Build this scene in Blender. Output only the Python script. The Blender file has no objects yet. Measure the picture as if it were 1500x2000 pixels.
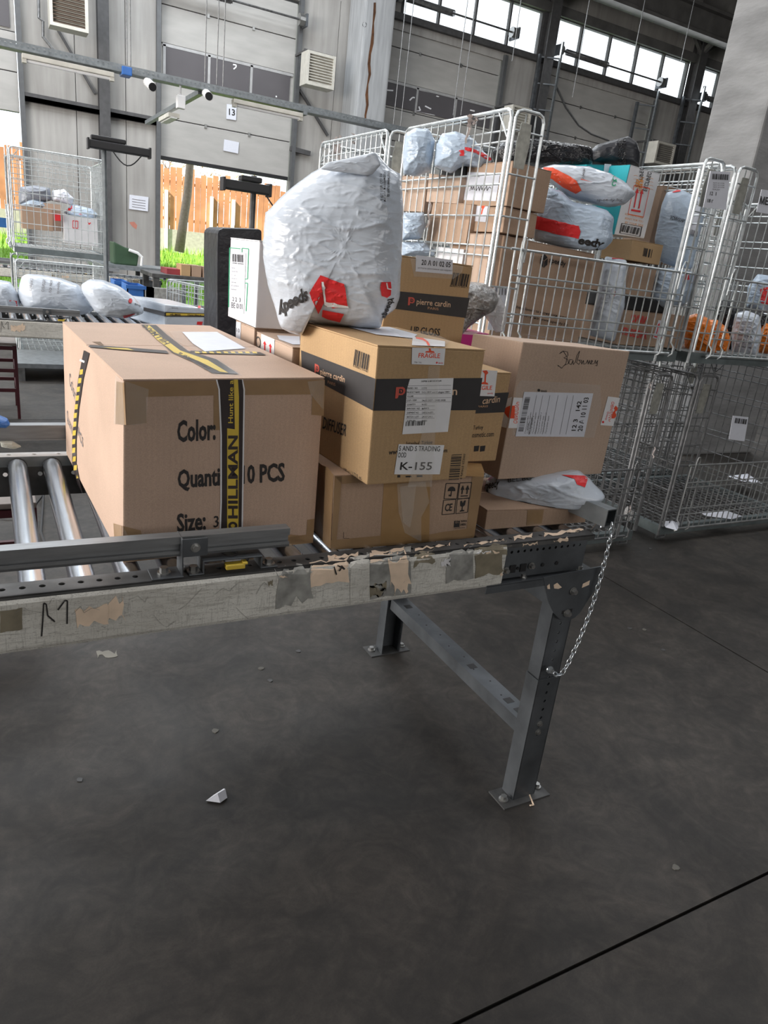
import bpy, bmesh, math, random
from mathutils import Vector, Matrix, noise
from mathutils.bvhtree import BVHTree
from mathutils.geometry import delaunay_2d_cdt
random.seed(7)
S = bpy.context.scene
COL = S.collection
PI = math.pi
V = Vector

# ------------------------------------------------------------------ camera
FPX = 1383.18; CAMZ = 1.4
ROT = (Matrix.Rotation(-0.52154725, 3, 'Z') @ Matrix.Rotation(1.23081111, 3, 'X') @ Matrix.Rotation(0.1178533, 3, 'Z'))
cam = bpy.data.cameras.new('camera'); camo = bpy.data.objects.new('camera', cam); COL.objects.link(camo)
cam.sensor_fit = 'HORIZONTAL'; cam.sensor_width = 36; cam.lens = FPX / 1500 * 36
cam.clip_start = .05; cam.clip_end = 400
camo.matrix_world = Matrix.Translation((0, 0, CAMZ)) @ ROT.to_4x4()
S.camera = camo
CAM = V((0, 0, CAMZ))

# ------------------------------------------------------------------ sky, lights, exposure
w = bpy.data.worlds.new('sky'); S.world = w; w.use_nodes = True
bg = w.node_tree.nodes['Background']
bg.inputs[0].default_value = (.86, .93, 1.0, 1); bg.inputs[1].default_value = 2.2
S.view_settings.view_transform = 'Standard'; S.view_settings.look = 'None'
S.view_settings.gamma = 1; S.view_settings.use_curve_mapping = False
S.view_settings.exposure = 0.0
def area(name, loc, rot, sx, sy, power, col=(1, 1, 1)):
    l = bpy.data.lights.new(name, 'AREA'); l.shape = 'RECTANGLE'; l.size = sx; l.size_y = sy
    l.energy = power; l.color = col
    o = bpy.data.objects.new(name, l); o.location = loc; o.rotation_euler = rot; COL.objects.link(o)
    return o
# roof lights of the hall, the open loading bays on the left, daylight through the clerestory
area('roof_skylight', (-1.0, 12.6, 8.15), (0, 0, 0), 14, 3.4, 1150, (.90, .95, 1))
area('roof_skylight', (4, 7.0, 8.15), (0, 0, 0), 16, 2.6, 680, (.94, .97, 1))
area('roof_skylight', (2, 1.5, 8.15), (0, 0, 0), 18, 2.2, 330, (.96, .97, 1))
area('loading_bay_daylight', (-9.5, 4.0, 2.8), (0, -PI/2, 0), 4.5, 9, 2000, (1, .95, .90))
area('clerestory_daylight', (14, 15.5, 6.8), (-PI/2 + .4, 0, 0), 12, .9, 260, (.95, .98, 1))
area('hall_daylight', (5, -11, 5.5), (PI/2 - .35, 0, 0), 12, 4, 420, (1, .98, .96))
sun = bpy.data.lights.new('sun', 'SUN'); sun.energy = 13.0; sun.angle = .02; sun.color = (1, .93, .82)
suno = bpy.data.objects.new('sun', sun); suno.rotation_euler = V((.72, .30, -.62)).to_track_quat('-Z', 'Y').to_euler(); COL.objects.link(suno)

# ------------------------------------------------------------------ pixel helpers (photo pixels -> points on a plane of the hall)
def ray(u, v): return ROT @ V(((u - 750) / FPX, -(v - 1000) / FPX, -1))
def at(u, v, x=None, y=None, z=None):
    d = ray(u, v)
    t = x / d.x if x is not None else y / d.y if y is not None else (z - CAMZ) / d.z
    return CAM + d * t

# ------------------------------------------------------------------ materials
MATS = {}
def mat(name, col, rough=.6, metal=0., var=.12, vs=12., bump=.0, bs=120., alpha=1., spec=.5, streak=None, coat=0., bdist=.002, dark=None):
    if name in MATS: return MATS[name]
    m = bpy.data.materials.new(name); m.use_nodes = True; nt = m.node_tree; N = nt.nodes; L = nt.links
    b = N['Principled BSDF']; b.inputs['Roughness'].default_value = rough; b.inputs['Metallic'].default_value = metal
    b.inputs['Specular IOR Level'].default_value = spec; b.inputs['Alpha'].default_value = alpha
    b.inputs['Coat Weight'].default_value = coat
    tc = N.new('ShaderNodeTexCoord'); mp = N.new('ShaderNodeMapping'); L.new(tc.outputs['Object'], mp.inputs[0])
    if streak: mp.inputs['Scale'].default_value = streak
    n = N.new('ShaderNodeTexNoise'); n.inputs['Scale'].default_value = vs; n.inputs['Detail'].default_value = 6
    L.new(mp.outputs[0], n.inputs['Vector'])
    r = N.new('ShaderNodeValToRGB'); c = col
    r.color_ramp.elements[0].position = .3; r.color_ramp.elements[1].position = .7
    d = dark if dark else tuple(max(0, k * (1 - var)) for k in c)
    r.color_ramp.elements[0].color = (*d, 1); r.color_ramp.elements[1].color = (*[min(1, k * (1 + var * .6)) for k in c], 1)
    L.new(n.outputs[0], r.inputs[0]); L.new(r.outputs[0], b.inputs['Base Color'])
    if bump:
        n2 = N.new('ShaderNodeTexNoise'); n2.inputs['Scale'].default_value = bs; n2.inputs['Detail'].default_value = 4
        L.new(mp.outputs[0], n2.inputs['Vector'])
        bp = N.new('ShaderNodeBump'); bp.inputs['Strength'].default_value = bump; bp.inputs['Distance'].default_value = bdist
        L.new(n2.outputs[0], bp.inputs['Height']); L.new(bp.outputs[0], b.inputs['Normal'])
    MATS[name] = m
    return m
def kraft(name, col):
    if name in MATS: return MATS[name]
    m = mat(name, col, rough=.72, var=.10, vs=5, bump=.25, bs=900, spec=.25, bdist=.0006)
    nt = m.node_tree; N = nt.nodes; L = nt.links; b = N['Principled BSDF']
    tc = N.new('ShaderNodeTexCoord'); wv = N.new('ShaderNodeTexWave'); wv.inputs['Scale'].default_value = 55; wv.inputs['Distortion'].default_value = .4
    wv.bands_direction = 'DIAGONAL'
    mp = N.new('ShaderNodeMapping'); mp.inputs['Scale'].default_value = (1, 1, 0); L.new(tc.outputs['Object'], mp.inputs[0]); L.new(mp.outputs[0], wv.inputs['Vector'])
    fine = N.new('ShaderNodeTexNoise'); fine.inputs['Scale'].default_value = 420; fine.inputs['Detail'].default_value = 2
    L.new(tc.outputs['Object'], fine.inputs['Vector'])
    mx = N.new('ShaderNodeMix'); mx.data_type = 'RGBA'; mx.blend_type = 'MULTIPLY'; mx.inputs[0].default_value = .35
    src = b.inputs['Base Color'].links[0].from_socket
    L.new(src, mx.inputs[6]); L.new(fine.outputs[0], mx.inputs[7])
    gm = N.new('ShaderNodeMix'); gm.data_type = 'RGBA'; gm.blend_type = 'MULTIPLY'; gm.inputs[0].default_value = .03
    L.new(mx.outputs[2], gm.inputs[6]); L.new(wv.outputs[0], gm.inputs[7]); L.new(gm.outputs[2], b.inputs['Base Color'])
    return m
K1 = kraft('kraft_card', (.66, .475, .365)); K2 = kraft('golden_card', (.60, .40, .215)); K3 = kraft('brown_card', (.53, .37, .265)); K4 = kraft('pale_card', (.62, .46, .355))
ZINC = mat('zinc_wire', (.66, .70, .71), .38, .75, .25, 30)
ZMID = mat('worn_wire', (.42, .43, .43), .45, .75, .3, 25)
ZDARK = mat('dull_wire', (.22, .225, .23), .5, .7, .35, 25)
STEEL = mat('grey_steel', (.14, .152, .165), .48, .65, .35, 9, bump=.15, bs=60)
STEELD = mat('dirty_steel', (.11, .11, .11), .6, .4, .45, 14, bump=.2, bs=80)
GALV = mat('galvanised', (.27, .295, .31), .4, .7, .25, 20)
ROLL = mat('roller_steel', (.60, .64, .70), .24, 1., .22, 8, streak=(25, .6, 25), bump=.06, bs=30)
RUBBER = mat('black_rubber', (.02, .02, .022), .6)
BLACKP = mat('black_plastic', (.018, .018, .02), .45, bump=.2, bs=40)
ALU = mat('aluminium', (.30, .31, .32), .45, .7, .15, 15, streak=(1, 8, 8))
BOLT = mat('bolt_steel', (.42, .42, .41), .35, .9, .2, 60)
GALVB = mat('bright_zinc', (.75, .80, .84), .25, .9, .15, 60)
INK = mat('black_ink', (.025, .022, .022), .7, var=.3, vs=60)
INKB = mat('print_black_band', (.035, .032, .033), .65, var=.15, vs=30)
INKG = mat('grey_ink', (.16, .15, .16), .7)
REDP = mat('red_print', (.72, .03, .035), .45, var=.1)
ORANGER = mat('orange_red_print', (.85, .09, .03), .5)
PCRED = mat('coral_red_print', (.62, .10, .07), .6)
COPPER = mat('copper_print', (.62, .36, .20), .6)
TANP = mat('tan_print', (.72, .50, .33), .6)
WPAPER = mat('white_paper', (.70, .72, .79), .55, var=.04, vs=30)
WGLOSS = mat('white_sticker', (.84, .84, .86), .3, var=.04, vs=30)
YEL = mat('yellow_print', (.72, .52, .07), .35, var=.1)
TAPEK = mat('dark_tape', (.045, .035, .035), .3, var=.2, vs=25)
BTAPE = mat('brown_tape', (.35, .225, .12), .3, var=.12, vs=15, bump=.4, bs=45, bdist=.003)
BTAPE2 = mat('amber_tape', (.37, .225, .10), .28, var=.12, vs=15, bump=.5, bs=40, bdist=.003)
def cleartape():
    m = mat('clear_tape', (.86, .84, .8), .16, var=.05, bump=.9, bs=38, bdist=.004, alpha=.17)
    return m
CTAPE = cleartape()
PBAG = mat('grey_poly', (.56, .615, .69), .2, var=.04, vs=6, bump=.30, bs=26, bdist=.005, spec=.5, streak=(.6, .6, 2))
PBAG2 = mat('blue_grey_poly', (.46, .56, .68), .28, var=.08, vs=6, bump=.4, bs=22, bdist=.006)
def crease(m, k=.8):
    nt = m.node_tree; N = nt.nodes; L = nt.links; b = N['Principled BSDF']; tc = N.new('ShaderNodeTexCoord'); prev = b.inputs['Normal'].links[0].from_socket
    for scl, sc, st, ds in (((1, 1, 2.6), 5, .55 * k, 1.2), ((2.2, 2.2, .9), 6, .35 * k, .8), ((1, 1, 3.2), 17, .3 * k, .6)):
        mp = N.new('ShaderNodeMapping'); mp.inputs['Scale'].default_value = scl; mp.inputs['Rotation'].default_value = (.3, .2, sc); L.new(tc.outputs['Object'], mp.inputs[0])
        n = N.new('ShaderNodeTexNoise'); n.inputs['Scale'].default_value = sc; n.inputs['Detail'].default_value = 2.5; n.inputs['Distortion'].default_value = ds; L.new(mp.outputs[0], n.inputs['Vector'])
        a = N.new('ShaderNodeMath'); a.operation = 'SUBTRACT'; a.inputs[1].default_value = .5; L.new(n.outputs[0], a.inputs[0])
        c = N.new('ShaderNodeMath'); c.operation = 'ABSOLUTE'; L.new(a.outputs[0], c.inputs[0])
        r = N.new('ShaderNodeMapRange'); r.inputs[1].default_value = 0; r.inputs[2].default_value = .09; r.inputs[3].default_value = 1; r.inputs[4].default_value = 0; L.new(c.outputs[0], r.inputs[0])
        bp = N.new('ShaderNodeBump'); bp.inputs['Strength'].default_value = st; bp.inputs['Distance'].default_value = .008; L.new(r.outputs[0], bp.inputs['Height']); L.new(prev, bp.inputs['Normal']); prev = bp.outputs[0]
    L.new(prev, b.inputs['Normal'])
crease(PBAG, .2); crease(PBAG2, .35)
BBAG = mat('black_film', (.012, .012, .014), .12, var=.2, bump=1., bs=55, bdist=.008)
BTEX = mat('black_bag', (.016, .017, .022), .42, var=.3, vs=14, bump=.6, bs=14, bdist=.012)
ORBAG = mat('orange_poly', (.85, .22, .015), .28, var=.15, vs=14, bump=.8, bs=35, bdist=.006)
WCARD = mat('white_card', (.74, .74, .76), .6, var=.05)
TEAL = mat('teal_card', (.01, .36, .42), .6)
PEACH = mat('torn_paper', (.84, .66, .50), .8, var=.12, vs=35)
GREYP = mat('worn_paper', (.33, .33, .31), .8, var=.45, vs=30)
TANT = mat('dirty_tape', (.24, .21, .15), .5, var=.3, vs=30)
DREDS = mat('dark_red_paint', (.06, .008, .014), .5, var=.2)
BLUEP = mat('blue_plastic', (.04, .16, .5), .35)
PINK = mat('magenta_card', (.62, .02, .25), .4)
GREENP = mat('green_print', (.02, .32, .16), .5)
GREENB = mat('dark_green_plastic', (.03, .07, .035), .6)
CREAM = mat('cream_metal', (.58, .56, .50), .55, var=.12, vs=10)
LOUV = mat('louvre_grey', (.22, .21, .19), .6)
WHITEP = mat('white_plastic', (.8, .8, .8), .4, var=.03)

# ------------------------------------------------------------------ mesh builder
class MB:
    def __init__(s): s.v = []; s.f = []; s.m = []; s.mats = []
    def mi(s, m):
        if m is None: return 0
        if m not in s.mats: s.mats.append(m)
        return s.mats.index(m)
    def add(s, vs, fs, m=None):
        o = len(s.v); k = s.mi(m)
        s.v += [tuple(p) for p in vs]; s.f += [tuple(i + o for i in f) for f in fs]; s.m += [k] * len(fs)
        return s
    def hexa(s, c, m=None):   # c: 8 corners, index = sx + 2*sy + 4*sz
        return s.add(c, [(0, 2, 3, 1), (4, 5, 7, 6), (0, 1, 5, 4), (2, 6, 7, 3), (0, 4, 6, 2), (1, 3, 7, 5)], m)
    def box(s, a, b, m=None):
        a = [min(a[i], b[i]) for i in range(3)], [max(a[i], b[i]) for i in range(3)]
        return s.hexa([(a[k & 1][0], a[(k >> 1) & 1][1], a[k >> 2][2]) for k in range(8)], m)
    def beam(s, p, q, wx, wz, m=None, up=V((0, 0, 1))):
        p = V(p); q = V(q); d = (q - p).normalized(); a = d.cross(up)
        if a.length < .01: a = V((1, 0, 0))
        a.normalize(); b = a.cross(d)
        c = []
        for e in (p, q):
            pass
        cs = []
        for k in range(8):
            e = q if k & 1 else p
            cs.append(e + a * (wx / 2 if (k >> 1) & 1 else -wx / 2) + b * (wz / 2 if k >> 2 else -wz / 2))
        return s.hexa(cs, m)
    def tube(s, pts, r, n=6, m=None, closed=False, cap=True):
        pts = [V(p) for p in pts]; N = len(pts); rings = []
        o = len(s.v); vs = []
        prev = None
        for i, p in enumerate(pts):
            if closed: d = (pts[(i + 1) % N] - pts[i - 1])
            else: d = pts[min(i + 1, N - 1)] - pts[max(i - 1, 0)]
            if d.length < 1e-9: d = V((0, 0, 1))
            d.normalize()
            if prev is None:
                a = d.orthogonal().normalized()
            else:
                a = prev - d * prev.dot(d)
                a = a.normalized() if a.length > 1e-6 else d.orthogonal().normalized()
            prev = a; b = d.cross(a)
            rr = r[i] if isinstance(r, (list, tuple)) else r
            for k in range(n):
                t = 2 * PI * k / n
                vs.append(p + (a * math.cos(t) + b * math.sin(t)) * rr)
        fs = []
        for i in range(N if closed else N - 1):
            j = (i + 1) % N
            for k in range(n):
                k2 = (k + 1) % n
                fs.append((i * n + k, i * n + k2, j * n + k2, j * n + k))
        if cap and not closed:
            fs.append(tuple(reversed(range(n)))); fs.append(tuple((N - 1) * n + k for k in range(n)))
        return s.add(vs, fs, m)
    def prism(s, poly, d, m=None):   # polygon extruded by vector d
        poly = [V(p) for p in poly]; d = V(d); n = len(poly)
        vs = poly + [p + d for p in poly]
        fs = [tuple(range(n)), tuple(reversed(range(n, 2 * n)))] + [(i, i + n, (i + 1) % n + n, (i + 1) % n) for i in range(n)]
        return s.add(vs, fs, m)
    def perf(s, o, u, v, nrm, W, H, holes, r, t=.003, m=None, n=10, dark=None):
        # sheet from o along u (length W) and v (width H) with round holes at (a, b); each hole owns a cell of the strip
        o = V(o); u = V(u).normalized(); v = V(v).normalized(); nrm = V(nrm).normalized()
        xs = sorted(set(a for a, b in holes)); rows = {}
        cells = []; x = 0
        pitch = min([xs[i + 1] - xs[i] for i in range(len(xs) - 1)] + [3 * r + .002]) if len(xs) > 1 else 3 * r
        for a in xs:
            x0 = a - pitch / 2; x1 = a + pitch / 2
            if x0 > x + 1e-6: cells.append((x, x0, None))
            cells.append((max(x, x0), x1, a)); x = x1
        if x < W - 1e-6: cells.append((x, W, None))
        P = lambda a, b, k=0: o + u * a + v * b - nrm * (k * t)
        for x0, x1, a in cells:
            if a is None:
                s.add([P(x0, 0), P(x1, 0), P(x1, H), P(x0, H)], [(0, 1, 2, 3)], m); continue
            bs = sorted(b for aa, b in holes if aa == a)
            h2 = min([(x1 - x0) / 2, bs[0], H - bs[-1]] + [(bs[i + 1] - bs[i]) / 2 for i in range(len(bs) - 1)]); yy = 0
            for b in bs + [None]:
                y1 = H if b is None else b - h2
                if y1 > yy + 1e-6: s.add([P(x0, yy), P(x1, yy), P(x1, y1), P(x0, y1)], [(0, 1, 2, 3)], m)
                if b is not None: yy = b + h2
            for i, b in enumerate(bs):
                y0, y1 = b - h2, b + h2; ring = []; rim = []
                for k in range(4 * n // 4 * 1 if n % 4 == 0 else 12):
                    q = 12 if n % 4 else n
                    th = 2 * PI * (k + .5) / q; c, sn = math.cos(th), math.sin(th)
                    ring.append((a + r * c, b + r * sn))
                    sx = ((x1 - a) / c if c > 0 else (x0 - a) / c) if abs(c) > 1e-6 else 1e9
                    sy = ((y1 - b) / sn if sn > 0 else (y0 - b) / sn) if abs(sn) > 1e-6 else 1e9
                    tt = min(sx, sy); rim.append((a + tt * c, b + tt * sn))
                q = len(ring)
                vs = [P(*p) for p in ring] + [P(*p) for p in rim] + [P(p[0], p[1], 1) for p in ring]
                fs = []
                for k in range(q):
                    j = (k + 1) % q
                    fs.append((k, j, q + j, q + k)); fs.append((j, k, 2 * q + k, 2 * q + j))
                s.add(vs, fs, m)
                for cx, cy in ((x0, y0), (x1, y0), (x1, y1), (x0, y1)):   # corners of the cell
                    idx = sorted(range(q), key=lambda k: (rim[k][0] - cx) ** 2 + (rim[k][1] - cy) ** 2)[:2]
                    s.add([P(cx, cy), P(*rim[idx[0]]), P(*rim[idx[1]])], [(0, 1, 2)], m)
        s.add([P(0, 0), P(W, 0), P(W, 0, 1), P(0, 0, 1)], [(0, 1, 2, 3)], m); s.add([P(0, H), P(W, H), P(W, H, 1), P(0, H, 1)], [(0, 1, 2, 3)], m)
        return s
    def build(s, name, m=None, parent=None, smooth=False, bevel=0, origin=None, kind=None, label=None, tri=False):
        me = bpy.data.meshes.new(name)
        if origin is None:
            origin = root_of(parent)['_o'] if parent is not None else None
        if origin is None:
            xs = [p[0] for p in s.v]; ys = [p[1] for p in s.v]; zs = [p[2] for p in s.v]
            origin = ((min(xs) + max(xs)) / 2, (min(ys) + max(ys)) / 2, min(zs))
        o = V(origin)
        me.from_pydata([V(p) - o for p in s.v], [], s.f)
        ms = s.mats if s.mats else [m]
        for x in ms: me.materials.append(x if x is not None else m)
        if len(ms) > 1:
            me.polygons.foreach_set('material_index', s.m)
        bm = bmesh.new(); bm.from_mesh(me)
        bmesh.ops.recalc_face_normals(bm, faces=bm.faces)
        if bevel:
            es = [e for e in bm.edges if len(e.link_faces) == 2 and e.calc_face_angle(0) > .6]
            bmesh.ops.bevel(bm, geom=es, offset=bevel, segments=2, profile=.6, affect='EDGES')
        if tri: bmesh.ops.triangulate(bm, faces=bm.faces)
        bm.to_mesh(me); bm.free()
        if smooth: me.polygons.foreach_set('use_smooth', [True] * len(me.polygons))
        ob = bpy.data.objects.new(name, me); COL.objects.link(ob)
        if parent is not None: ob.parent = parent
        else: ob.location = o; ob['_o'] = tuple(o)
        if kind: ob['kind'] = kind
        if label: ob['label'] = label
        return ob
def root_of(o):
    while o.parent is not None: o = o.parent
    return o
def thing(name, label, cat, loc, group=None):
    o = bpy.data.objects.new(name, None); COL.objects.link(o); o.location = loc; o['_o'] = tuple(loc)
    o.empty_display_size = .05
    o['label'] = label; o['category'] = cat
    if group: o['group'] = group
    return o
def tag(o, label, cat, group=None, kind=None):
    o['label'] = label; o['category'] = cat
    if group: o['group'] = group
    if kind: o['kind'] = kind
    return o
def struct(mb, name, m=None, parent=None, **k):
    o = mb.build(name, m, parent, **k)
    if parent is None: o['kind'] = 'structure'
    return o
def dup(root, off, label=None, skip=(), group=None):
    def cp(o, par):
        c = o.copy(); COL.objects.link(c)
        if par is not None: c.parent = par
        for ch in o.children:
            if ch.name.split('.')[0] not in skip: cp(ch, c)
        return c
    r = cp(root, None); r.location = V(root.location) + V(off); r['_o'] = tuple(V(root['_o']) + V(off))
    if label: r['label'] = label
    if group: r['group'] = group
    return r

# ------------------------------------------------------------------ printing: lies on the surface it is printed on
TXT = {}
def glyphs(s, bold):
    k = (s, bold)
    if k not in TXT:
        c = bpy.data.curves.new('t', 'FONT'); c.body = s; c.size = 1; c.resolution_u = 2; c.offset = bold
        o = bpy.data.objects.new('t', c); me = bpy.data.meshes.new_from_object(o)
        vs = [(v.co.x, v.co.y) for v in me.vertices]; fs = [tuple(p.vertices) for p in me.polygons]
        bpy.data.objects.remove(o); bpy.data.meshes.remove(me)
        TXT[k] = (vs, fs)
    return TXT[k]
class Print:
    """collects flat print, projected along the photo ray onto the real surfaces of a thing"""
    def __init__(s, obs, eps=.001):
        s.b = []
        for o in obs:
            org = V(root_of(o)['_o'])
            s.b.append(BVHTree.FromPolygons([v.co + org for v in o.data.vertices], [tuple(p.vertices) for p in o.data.polygons]))
        s.mb = MB(); s.eps = eps; s.last = 1.5; s.cut = []; s.flat = any(o.name.startswith('body') for o in obs); s.pl = None
    def hit(s, u, v, e=0):
        d = ray(u, v).normalized(); best = None
        if s.pl is not None:
            q, n = s.pl; return CAM + d * ((q - CAM).dot(n) / d.dot(n)) + n * (s.eps + e)
        for b in s.b:
            h = b.ray_cast(CAM, d)
            if h[0] is not None and (best is None or h[3] < best[3]): best = h
        if best is None:
            p = CAM + d * s.last
            for b in s.b:
                h = b.find_nearest(p)
                s.n0 = h[1] if h[1].dot(d) < 0 else -h[1]
                if h[0] is not None: return h[0] + (h[1] if h[1].dot(d) < 0 else -h[1]) * (s.eps + e)
            return p
        s.last = best[3]; n = best[1]
        if n.dot(d) > 0: n = -n
        s.n0 = n
        return best[0] + n * (s.eps + e)
    def setpl(s, pts):
        s.pl = None
        if s.flat:
            q = s.hit(sum(a for a, b in pts) / len(pts), sum(b for a, b in pts) / len(pts)); s.pl = (q - s.n0 * s.eps, s.n0)
    def poly(s, pts, m, e=0, grid=0):
        s.setpl(pts); s.poly_(pts, m, e, 0 if s.flat else grid); s.pl = None; return s
    def poly_(s, pts, m, e=0, grid=0):
        s.cut.append((len(s.mb.v), len(s.mb.f)))
        if not grid:
            s.mb.add([s.hit(u, v, e) for u, v in pts], [tuple(range(len(pts)))] , m); return s
        n = len(pts); xs = [p[0] for p in pts]; ys = [p[1] for p in pts]
        pp = []; dens = grid
        for i in range(n):
            a = V(pts[i]); b = V(pts[(i + 1) % n]); k = max(1, int((b - a).length / dens))
            pp += [a.lerp(b, j / k) for j in range(k)]
        m0 = len(pp); ins = []
        x = min(xs)
        while x < max(xs):
            y = min(ys)
            while y < max(ys):
                ins.append(V((x + random.uniform(-.1, .1), y + random.uniform(-.1, .1)))); y += dens
            x += dens
        vv, ee, ff, *_ = delaunay_2d_cdt(pp + ins, [], [list(range(m0))], 1, 1e-5)
        s.mb.add([s.hit(p.x, p.y, e) for p in vv], [tuple(f) for f in ff], m); return s
    def text(s, t, P0, P1, P2, m, bold=.0, e=0, each=True, cap=.70):
        vs, fs = glyphs(t, bold)
        if not vs: return s
        s.setpl([P0, P1, (P1[0] + P2[0] - P0[0], P1[1] + P2[1] - P0[1]), P2])
        x0 = min(v[0] for v in vs); x1 = max(v[0] for v in vs)
        if each:
            A = V(P0); B = V(P1) - A; C = V(P2) - A
            out = [s.hit(*(A + B * ((x - x0) / (x1 - x0)) + C * (y / cap)), e) for x, y in vs]
        else:
            A = s.hit(*P0, e); B = s.hit(*P1, e) - A; C = s.hit(*P2, e) - A
            out = [A + B * ((x - x0) / (x1 - x0)) + C * (y / cap) for x, y in vs]
        s.mb.add(out, fs, m); s.pl = None; return s
    def quadmap(s, P0, P1, P2, e=0):
        s.setpl([P0, P1, (P1[0] + P2[0] - P0[0], P1[1] + P2[1] - P0[1]), P2])
        A = V(P0); B = V(P1) - A; C = V(P2) - A
        return lambda a, b: s.hit(*(A + B * a + C * b), e)
    def bars(s, P0, P1, P2, m, n=34, e=0, seed=1):
        f = s.quadmap(P0, P1, P2, e); rnd = random.Random(seed); x = 0; ws = [rnd.choice((1, 1, 2, 3)) for _ in range(2 * n)]
        T = sum(ws)
        for i, wd in enumerate(ws):
            if i % 2 == 0: s.mb.add([f(x / T, 0), f((x + wd) / T, 0), f((x + wd) / T, 1), f(x / T, 1)], [(0, 1, 2, 3)], m)
            x += wd
        return s
    def shape(s, P0, P1, P2, polys, m, e=0):   # polygons in unit square coordinates
        f = s.quadmap(P0, P1, P2, e)
        for p in polys: s.mb.add([f(a, b) for a, b in p], [tuple(range(len(p)))], m)
        return s
    def lines(s, P0, P1, P2, segs, m, wd=.01, e=0, asp=1.):
        f = s.quadmap(P0, P1, P2, e)
        for seg in segs:
            for (a, b), (c, d) in zip(seg[:-1], seg[1:]):
                dx, dy = c - a, (d - b) * asp; L = math.hypot(dx, dy) or 1; nx, ny = -dy / L * wd, dx / L * wd / asp
                s.mb.add([f(a + nx, b + ny), f(c + nx, d + ny), f(c - nx, d - ny), f(a - nx, b - ny)], [(0, 1, 2, 3)], m)
        return s
    def build(s, name, parent, split=None, **k):
        if split is None: split = name in ('packing_tape', 'clear_tape', 'torn_label')
        if not split or len(s.cut) < 2: return s.mb.build(name, None, parent, **k)
        ends = s.cut[1:] + [(len(s.mb.v), len(s.mb.f))]; b = s.mb; rest = None
        for (v0, f0), (v1, f1) in zip(s.cut, ends):
            q = MB(); q.v = b.v[v0:v1]; q.f = [tuple(i - v0 for i in f) for f in b.f[f0:f1]]; q.mats = [b.mats[i] for i in sorted(set(b.m[f0:f1]))]
            q.m = [q.mats.index(b.mats[i]) for i in b.m[f0:f1]]; q.build(name, None, parent, **k)
def circ(cx, cy, rx, ry, n=16, a0=0, a1=2 * PI):
    return [(cx + rx * math.cos(a0 + (a1 - a0) * i / n), cy + ry * math.sin(a0 + (a1 - a0) * i / n)) for i in range(n + (0 if a1 - a0 > 6.2 else 1))]
def jag(x0, y0, x1, y1, amp, seed, n=7):
    r = random.Random(seed); p = []
    for i in range(n): p.append((x0 + (x1 - x0) * i / n, y0 + (y1 - y0) * 0 + r.uniform(0, amp)))
    for i in range(3): p.append((x1 - r.uniform(0, amp * .4), y0 + (y1 - y0) * i / 3))
    for i in range(n): p.append((x1 - (x1 - x0) * i / n, y1 - r.uniform(0, amp)))
    for i in range(3): p.append((x0 + r.uniform(0, amp * .4), y1 - (y1 - y0) * i / 3))
    return p

# ------------------------------------------------------------------ parcels
def corners(x, y, z, a, l, wd, h):
    c, s = math.cos(a), math.sin(a)
    return [V((x + c * (k & 1) * l - s * ((k >> 1) & 1) * wd, y + s * (k & 1) * l + c * ((k >> 1) & 1) * wd, z + (k >> 2) * h)) for k in range(8)]
def carton(name, label, cs, m, group=None, flaps='y', fm=None, cat='box', bev=.003, bulge=0.):
    """cs: 8 corners (sx+2sy+4sz). body plus two top flaps with a seam between them"""
    cs = [V(c) for c in cs]
    base = (cs[0] + cs[1] + cs[2] + cs[3]) / 4
    t = thing(name, label, cat, tuple(base), group)
    b = MB(); th = .003
    up = V((0, 0, 1)); top = [c.copy() for c in cs]
    for k in range(4, 8): top[k] = cs[k] - up * th
    # body: six faces, each a grid so that the card can bow slightly
    n = 8; cen = sum(cs, V()) / 8
    def face(i, j, k, l):
        vs = []
        for a in range(n + 1):
            for c in range(n + 1):
                u, v = a / n, c / n
                p = top[i].lerp(top[j], u).lerp(top[l].lerp(top[k], u), v)
                if bulge:
                    nr = (top[j] - top[i]).cross(top[l] - top[i]).normalized()
                    if nr.dot(p - cen) < 0: nr = -nr
                    p = p + nr * bulge * (1 - (2 * u - 1) ** 2) * (1 - (2 * v - 1) ** 2)
                vs.append(p)
        b.add(vs, [(a * (n + 1) + c, (a + 1) * (n + 1) + c, (a + 1) * (n + 1) + c + 1, a * (n + 1) + c + 1) for a in range(n) for c in range(n)], m)
    if bulge:
        for q in ((0, 1, 5, 4), (0, 2, 6, 4), (1, 3, 7, 5), (2, 3, 7, 6), (0, 1, 3, 2), (4, 5, 7, 6)): face(*q)
        body = b.build('body', m, t, smooth=False, tri=True)
    else:
        b.hexa(top, m); body = b.build('body', m, t, bevel=bev, tri=True)
    out = [body]
    if flaps:
        c4 = cs[4:8]; g = .004
        def fl(a, b_, c_, d_):
            f = MB(); q = [a, b_, c_, d_]
            f.prism([p - up * th * .9 for p in q], up * th * .9, m)
            return f.build('flap', fm or m, t, tri=True)
        if flaps == 'y':     # seam runs along local x
            m0 = c4[0].lerp(c4[2], .5); m1 = c4[1].lerp(c4[3], .5); d = (c4[2] - c4[0]).normalized() * g / 2
            out.append(fl(c4[0], c4[1], m1 - d, m0 - d)); out.append(fl(m0 + d, m1 + d, c4[3], c4[2]))
        else:
            m0 = c4[0].lerp(c4[1], .5); m1 = c4[2].lerp(c4[3], .5); d = (c4[1] - c4[0]).normalized() * g / 2
            out.append(fl(c4[0], m0 - d, m1 - d, c4[2])); out.append(fl(m0 + d, c4[1], c4[3], m1 + d))
    return t, out
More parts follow.
